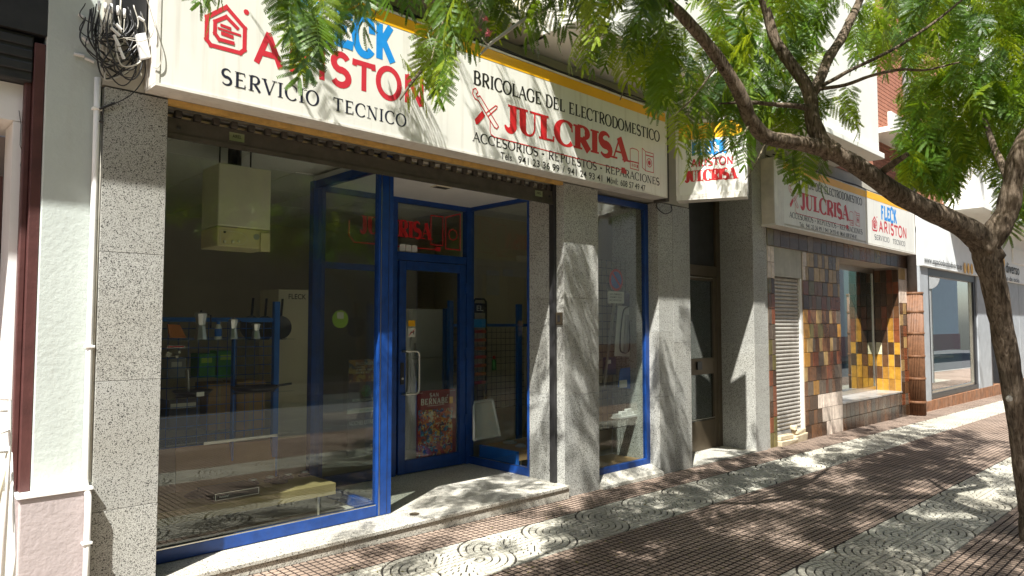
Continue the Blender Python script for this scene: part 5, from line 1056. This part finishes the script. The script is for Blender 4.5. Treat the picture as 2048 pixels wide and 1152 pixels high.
branch('branch', W3([(1762, 346, 5.1), (1785, 328, 5.0), (1815, 308, 4.9)]), [.030, .024, .018], 8, 4)
branch('branch', W3([(2030, 380, 5.27), (1990, 300, 5.6), (1955, 218, 5.9), (1905, 252, 6.2), (1870, 262, 6.4)]), [.04, .024, .018, .014, .008], 8, 4)
branch('branch', W3([(1150, -90, 3.3), (1105, 5, 3.0), (1050, 38, 2.85), (1010, 66, 2.8), (985, 85, 2.78), (958, 111, 2.75)]), [.012, .009, .0075, .007, .006, .004], 7, 4, .002, 'cable_pale')
branch('branch', W3([(996, 74, 2.79), (978, 88, 2.78), (970, 84, 2.77), (964, 76, 2.76)]), [.005, .004, .003, .002], 6, 4, .001, 'cable_pale')
# twigs that carry the hanging leaves
TW = [[(800, -165, 2.9), (720, -70, 2.7), (660, 20, 2.55), (625, 90, 2.45)], [(660, -150, 2.7), (600, -60, 2.5), (560, 10, 2.4)], [(560, -140, 2.55), (450, -60, 2.4), (400, -5, 2.3)], [(1010, -150, 3.4), (930, -50, 3.0), (880, 60, 2.8), (860, 130, 2.7)], [(860, 120, 2.7), (820, 170, 2.62), (800, 200, 2.6)],
      [(1200, -90, 3.9), (1150, 10, 3.6), (1120, 90, 3.5)], [(1330, 0, 4.24), (1290, 80, 4.1), (1260, 150, 4.0), (1240, 200, 3.95)], [(1440, 122, 4.46), (1390, 190, 4.35), (1340, 240, 4.3)], [(1503, 243, 4.66), (1470, 290, 4.5), (1430, 310, 4.4), (1395, 345, 4.35)], [(1536, 275, 4.76), (1510, 330, 4.6), (1490, 360, 4.5)], [(830, -140, 2.9), (770, -40, 2.6), (750, 30, 2.5)]]
for t_ in TW: branch('twig', W3(t_), [.007, .006, .0045, .0028], 6, 4, .003, 'twig')

# a feathery leaf: a midrib with pairs of side combs, each comb two rows of leaflets
def frond_mesh(name, seed, pairs=11, length=.27, plen=.092, leaflets=15, lw=.0072, ll=.0102, mat='leaf', coarse=False):
    r = random.Random(seed); V = []; F = []; sag = r.uniform(.25, .6)
    def ribpt(t): return Vector((length*t, 0, -sag*length*t*t*.7))
    def quad(a, b, c, d): n = len(V); V.extend([tuple(a), tuple(b), tuple(c), tuple(d)]); F.append((n, n+1, n+2, n+3))
    for i in range(6):
        a, b = ribpt(i/6), ribpt((i+1)/6); w = .0016
        quad(a+Vector((0, -w, 0)), a+Vector((0, w, 0)), b+Vector((0, w, 0)), b+Vector((0, -w, 0)))
    for i in range(pairs):
        t = .16+.84*i/(pairs-1); o = ribpt(t); tg = (ribpt(min(1, t+.02))-ribpt(t-.02)).normalized()
        for s in (-1, 1):
            ang = math.radians(r.uniform(52, 68) if i < pairs-1 else r.uniform(14, 28)); L = plen*(.75+.35*math.sin(math.pi*min(1, .18+t*.72)))*r.uniform(.9, 1.1)
            side = Vector((0, s, 0)); d = (tg*math.cos(ang)+side*math.sin(ang)).normalized(); dr = r.uniform(.10, .45); tw = r.uniform(-.35, .35)
            nrm = d.cross(tg)*s; 
            if nrm.z < 0: nrm = -nrm
            acr = nrm.cross(d).normalized(); acr = (acr*math.cos(tw)+nrm.normalized()*math.sin(tw)).normalized()
            def pp(q): return o+d*(L*q)+Vector((0, 0, -dr*L*q*q*.8))
            n = leaflets if not coarse else max(5, leaflets//2)
            a, b = pp(0), pp(1); quad(a-acr*.0008, a+acr*.0008, b+acr*.0005, b-acr*.0005)
            for k in range(n):
                q = .05+.95*(k+.5)/n; c = pp(q); fd = (pp(min(1, q+.03))-pp(q-.03)).normalized(); sz = (.72+.28*math.sin(math.pi*q)) ; W_ = (lw if not coarse else lw*2.0)*sz; LL = ll*sz*(1.0 if not coarse else 1.05)
                for e in (-1, 1):
                    dd = (acr*e*math.cos(.42)+fd*math.sin(.42)).normalized()+Vector((0, 0, r.uniform(-.25, .1))); pe = fd
                    quad(c-pe*(W_*.42), c+pe*(W_*.42), c+dd*LL+pe*(W_*.30), c+dd*LL-pe*(W_*.36))
    me = bpy.data.meshes.new(name); me.from_pydata(V, [], F); me.materials.append(M[mat]); me.update(); return me, np.array(V), np.array(F)
FR = [frond_mesh('feather_leaf', s) for s in (1, 2, 3, 4)]; FRY = [frond_mesh('feather_leaf_sunlit', s, mat='leaf_sunlit') for s in (5, 6)]
FC = [frond_mesh('feather_leaf_coarse', s, pairs=9, plen=.10, coarse=True) for s in (21, 22, 23)]
rl = random.Random(17)
def inpoly(x, y, P):
    c = False; j = len(P)-1
    for i in range(len(P)):
        if (P[i][1] > y) != (P[j][1] > y) and x < (P[j][0]-P[i][0])*(y-P[i][1])/(P[j][1]-P[i][1]+1e-9)+P[i][0]: c = not c
        j = i
    return c
def orient(heading, pitch, roll): return Matrix.Rotation(heading, 4, 'Z') @ Matrix.Rotation(pitch, 4, 'Y') @ Matrix.Rotation(roll, 4, 'X')
# crown regions as seen from the pavement: outline, number of leaves, depth range, droop range (degrees)
REG = [
 ([(370,-80),(440,-80),(425,-35),(400,-25),(385,-35)], 4, 2.15, 2.5, 40, 80),
 ([(540,-80),(740,-80),(700,10),(670,70),(640,105),(610,100),(580,50),(545,-20)], 24, 2.2, 2.75, 45, 82),
 ([(700,-70),(840,-70),(815,0),(760,5),(715,-10)], 8, 2.2, 2.8, 35, 75),
 ([(880,10),(980,-10),(970,70),(930,120),(890,165),(850,175),(815,180),(800,165),(840,120)], 20, 2.4, 3.0, 35, 78),
 ([(870,-60),(1340,-60),(1330,10),(1180,35),(1040,40),(930,30),(880,0)], 66, 2.6, 4.0, 15, 65),
 ([(1040,40),(1340,30),(1350,140),(1310,190),(1240,150),(1160,100),(1060,70)], 34, 3.2, 4.3, 25, 72),
 ([(1300,60),(1480,60),(1500,190),(1440,225),(1350,225),(1310,190)], 40, 4.75, 5.9, 20, 70),
 ([(1340,250),(1480,255),(1500,300),(1460,320),(1400,345),(1335,290)], 16, 4.1, 4.6, 45, 82),
 ([(1380,-60),(1680,-60),(1660,40),(1630,130),(1560,170),(1450,170)], 120, 5.05, 6.6, 10, 60),
 ([(1450,190),(1620,185),(1620,240),(1560,255),(1490,250)], 30, 5.0, 6.0, 25, 68),
 ([(1630,180),(1700,195),(1725,225),(1660,225)], 6, 5.05, 5.8, 30, 70),
 ([(1700,20),(1830,-60),(2110,-60),(2110,210),(1990,240),(1870,130),(1770,125),(1710,100)], 300, 5.4, 8.5, 10, 60),
 ([(1810,150),(2000,140),(2110,180),(2110,320),(2000,325),(1900,320),(1830,280),(1805,230)], 230, 5.5, 8.5, 15, 65),
 ([(1800,285),(1890,295),(1925,335),(1910,365),(1850,358),(1805,325)], 70, 5.5, 7.5, 30, 74),
 ([(1990,330),(2110,300),(2110,450),(2030,440),(1990,390)], 30, 5.7, 7.5, 25, 70),
 ([(1545,300),(1670,315),(1650,335),(1560,322)], 6, 5.1, 5.7, 45, 75),
]
put = []                                                   # (matrix, sunlit tone?, distance)
def add_leaf(c, dlo, dhi, sc_, pale, w):
    h = rl.uniform(0, 2*math.pi); p = math.radians(rl.uniform(dlo, dhi)); ro = rl.uniform(-.6, .6)
    m = orient(h, p, ro); mid = m @ Vector((.16*sc_, 0, -.03*sc_)); put.append((Matrix.Translation(c-mid) @ m @ Matrix.Scale(sc_, 4), pale, w))
for P, n, w0, w1, d0, d1 in REG:
    xs = [p[0] for p in P]; ys = [p[1] for p in P]; k = 0
    while k < n:
        u, v = rl.uniform(min(xs), max(xs)), rl.uniform(min(ys), max(ys))
        if not inpoly(u, v, P): continue
        w = rl.uniform(w0, w1); add_leaf(PW(u, v, w), d0, d1, rl.uniform(.62, .92) if w < 4.6 else rl.uniform(1.0, 1.4), rl.random() < (.55 if u > 1650 else .34), w); k += 1  # larger share of sunlit-coloured leaves on the right, imitating light through them
# the rest of the crown, above and behind the picture, which throws the dappled shade
SH = [ # image outline of shaded ground / wall, number of leaves, plane ('g' ground or y of the wall)
 ([(1000,1152),(1250,1015),(1500,935),(1620,950),(1700,1000),(1700,1152)], 780, 'g'),
 ([(1640,930),(1760,890),(2048,850),(2048,1152),(1700,1152)], 850, 'g'),
 ([(1100,1020),(1400,930),(1470,945),(1180,1090)], 240, 'g'),
 ([(820,1000),(1000,960),(1110,965),(1100,1000),(900,1050)], 80, 'g'),
 ([(640,1100),(980,1040),(1000,1080),(760,1152),(560,1152)], 24, 'g'),
 ([(1108,470),(1200,470),(1203,980),(1120,960)], 38, -.30),
 ([(1322,560),(1384,560),(1384,935),(1322,945)], 38, -.30),
 ([(1680,805),(1810,795),(1812,830),(1690,860)], 18, -.28),
 ([(1600,850),(1850,835),(1760,890),(1600,905)], 60, 'g'),
 ([(1900,600),(1985,600),(1985,790),(1900,790)], 16, -.28),
 ([(960,140),(1150,200),(1150,340),(960,300)], 30, -.49),
]
for P, n, pl in SH:
    xs = [p[0] for p in P]; ys = [p[1] for p in P]; k = 0; tries = 0
    while k < n and tries < 20000:
        tries += 1
        u, v = rl.uniform(min(xs), max(xs)), rl.uniform(min(ys), max(ys))
        if not inpoly(u, v, P): continue
        q = PG(u, v) if pl == 'g' else PY(u, v, pl)
        t = rl.uniform(2.9, 3.6) if pl == 'g' else rl.uniform(2.0, 3.0)
        for _ in range(14):                                # lowest height at which the leaf is outside the open part of the view
            c0 = q-SUN_TRAVEL*t; uu, vv, ww = to_px(c0)
            if c0.z > 2.7 and not (ww > .3 and -140 < uu < 2190 and vv > -130): break
            t += rl.uniform(.25, .6)
        for j in range(rl.randint(4, 8)):                  # leaves sit in clusters at the twig ends
            c = c0+Vector((rl.gauss(0, .17), rl.gauss(0, .17), rl.gauss(0, .12))); uu, vv, ww = to_px(c)
            if c.z < 2.6 or c.y > -.75 or (c.x > 4.2 and c.y > -1.35 and c.z > 4.0): continue
            if ww > 0.3 and -120 < uu < 2170 and vv > -110 and (rl.random() > .22 or not any(inpoly(uu, vv, R_[0]) for R_ in REG)): continue
            add_leaf(c, 5, 60, rl.uniform(.9, 1.3), rl.random() < .2, 99); k += 1
put.sort(key=lambda e: e[2])
near = put[:300]; rest = put[300:]
for i, (m, pale, w) in enumerate(near):
    me = (rl.choice(FRY) if pale else rl.choice(FR))[0]; o = bpy.data.objects.new('feather_leaf', me); link(o, tree); o.matrix_basis = m
for pale in (False, True):
    VV = []; FF = []; n = 0
    for m, p_, w in rest:
        if p_ != pale: continue
        _, v, f = rl.choice(FC) if w > 6.9 else rl.choice(FR); A = np.array(m); q = v @ A[:3, :3].T+A[:3, 3]; VV.append(q); FF.append(f+n); n += len(q)
    if not VV: continue
    V = np.concatenate(VV).astype(np.float32); Fq = np.concatenate(FF).astype(np.int32); me = bpy.data.meshes.new('crown')
    me.vertices.add(len(V)); me.vertices.foreach_set('co', V.ravel()); me.loops.add(Fq.size); me.loops.foreach_set('vertex_index', Fq.ravel())
    me.polygons.add(len(Fq)); me.polygons.foreach_set('loop_start', np.arange(0, Fq.size, 4, dtype=np.int32)); me.polygons.foreach_set('loop_total', np.full(len(Fq), 4, dtype=np.int32)); me.update(calc_edges=True)
    me.materials.append(M['leaf_sunlit' if pale else 'leaf']); o = bpy.data.objects.new('crown', me); link(o, tree); o['kind'] = 'stuff'
# pink flower tufts and pods
for (u, v, w) in ((972, 40, 2.8), (957, 62, 2.8), (978, 66, 2.8), (975, 72, 2.82), (1305, 60, 3.6)):
    mb = MB(); c = PW(u, v, w)
    for k in range(26):
        d = Vector((rl.gauss(0, 1), rl.gauss(0, 1), rl.gauss(.6, .6))).normalized()*rl.uniform(.012, .02); mb.tube([c, c+d], .0007, 3)
    obj('flower', mb, pm('pink_flower', (.60, .14, .17), .7, .2) if 'pf' not in M else M['pf'], tree)

# litter dropped by the tree
mb = MB()
for k in range(150):
    q = PG(rl.uniform(700, 2040), rl.uniform(960, 1150)); 
    if q.y > -.45 or q.y < -4.4: continue
    a = rl.uniform(0, 6.28); d = Vector((math.cos(a), math.sin(a), 0))*rl.uniform(.006, .018); e = Vector((-d.y, d.x, 0))*rl.uniform(.25, .6); z = Vector((0, 0, rl.uniform(.002, .006)))
    mb.face([q+z-d, q+z*2+e, q+z+d, q+z*1.5-e])
o = obj('leaf_litter', mb, pm('dry_leaf', (.20, .17, .05), .8, .5, 30), kind='stuff'); o['label'] = 'scattered dry leaflets lying on the paving'; o['category'] = 'litter'
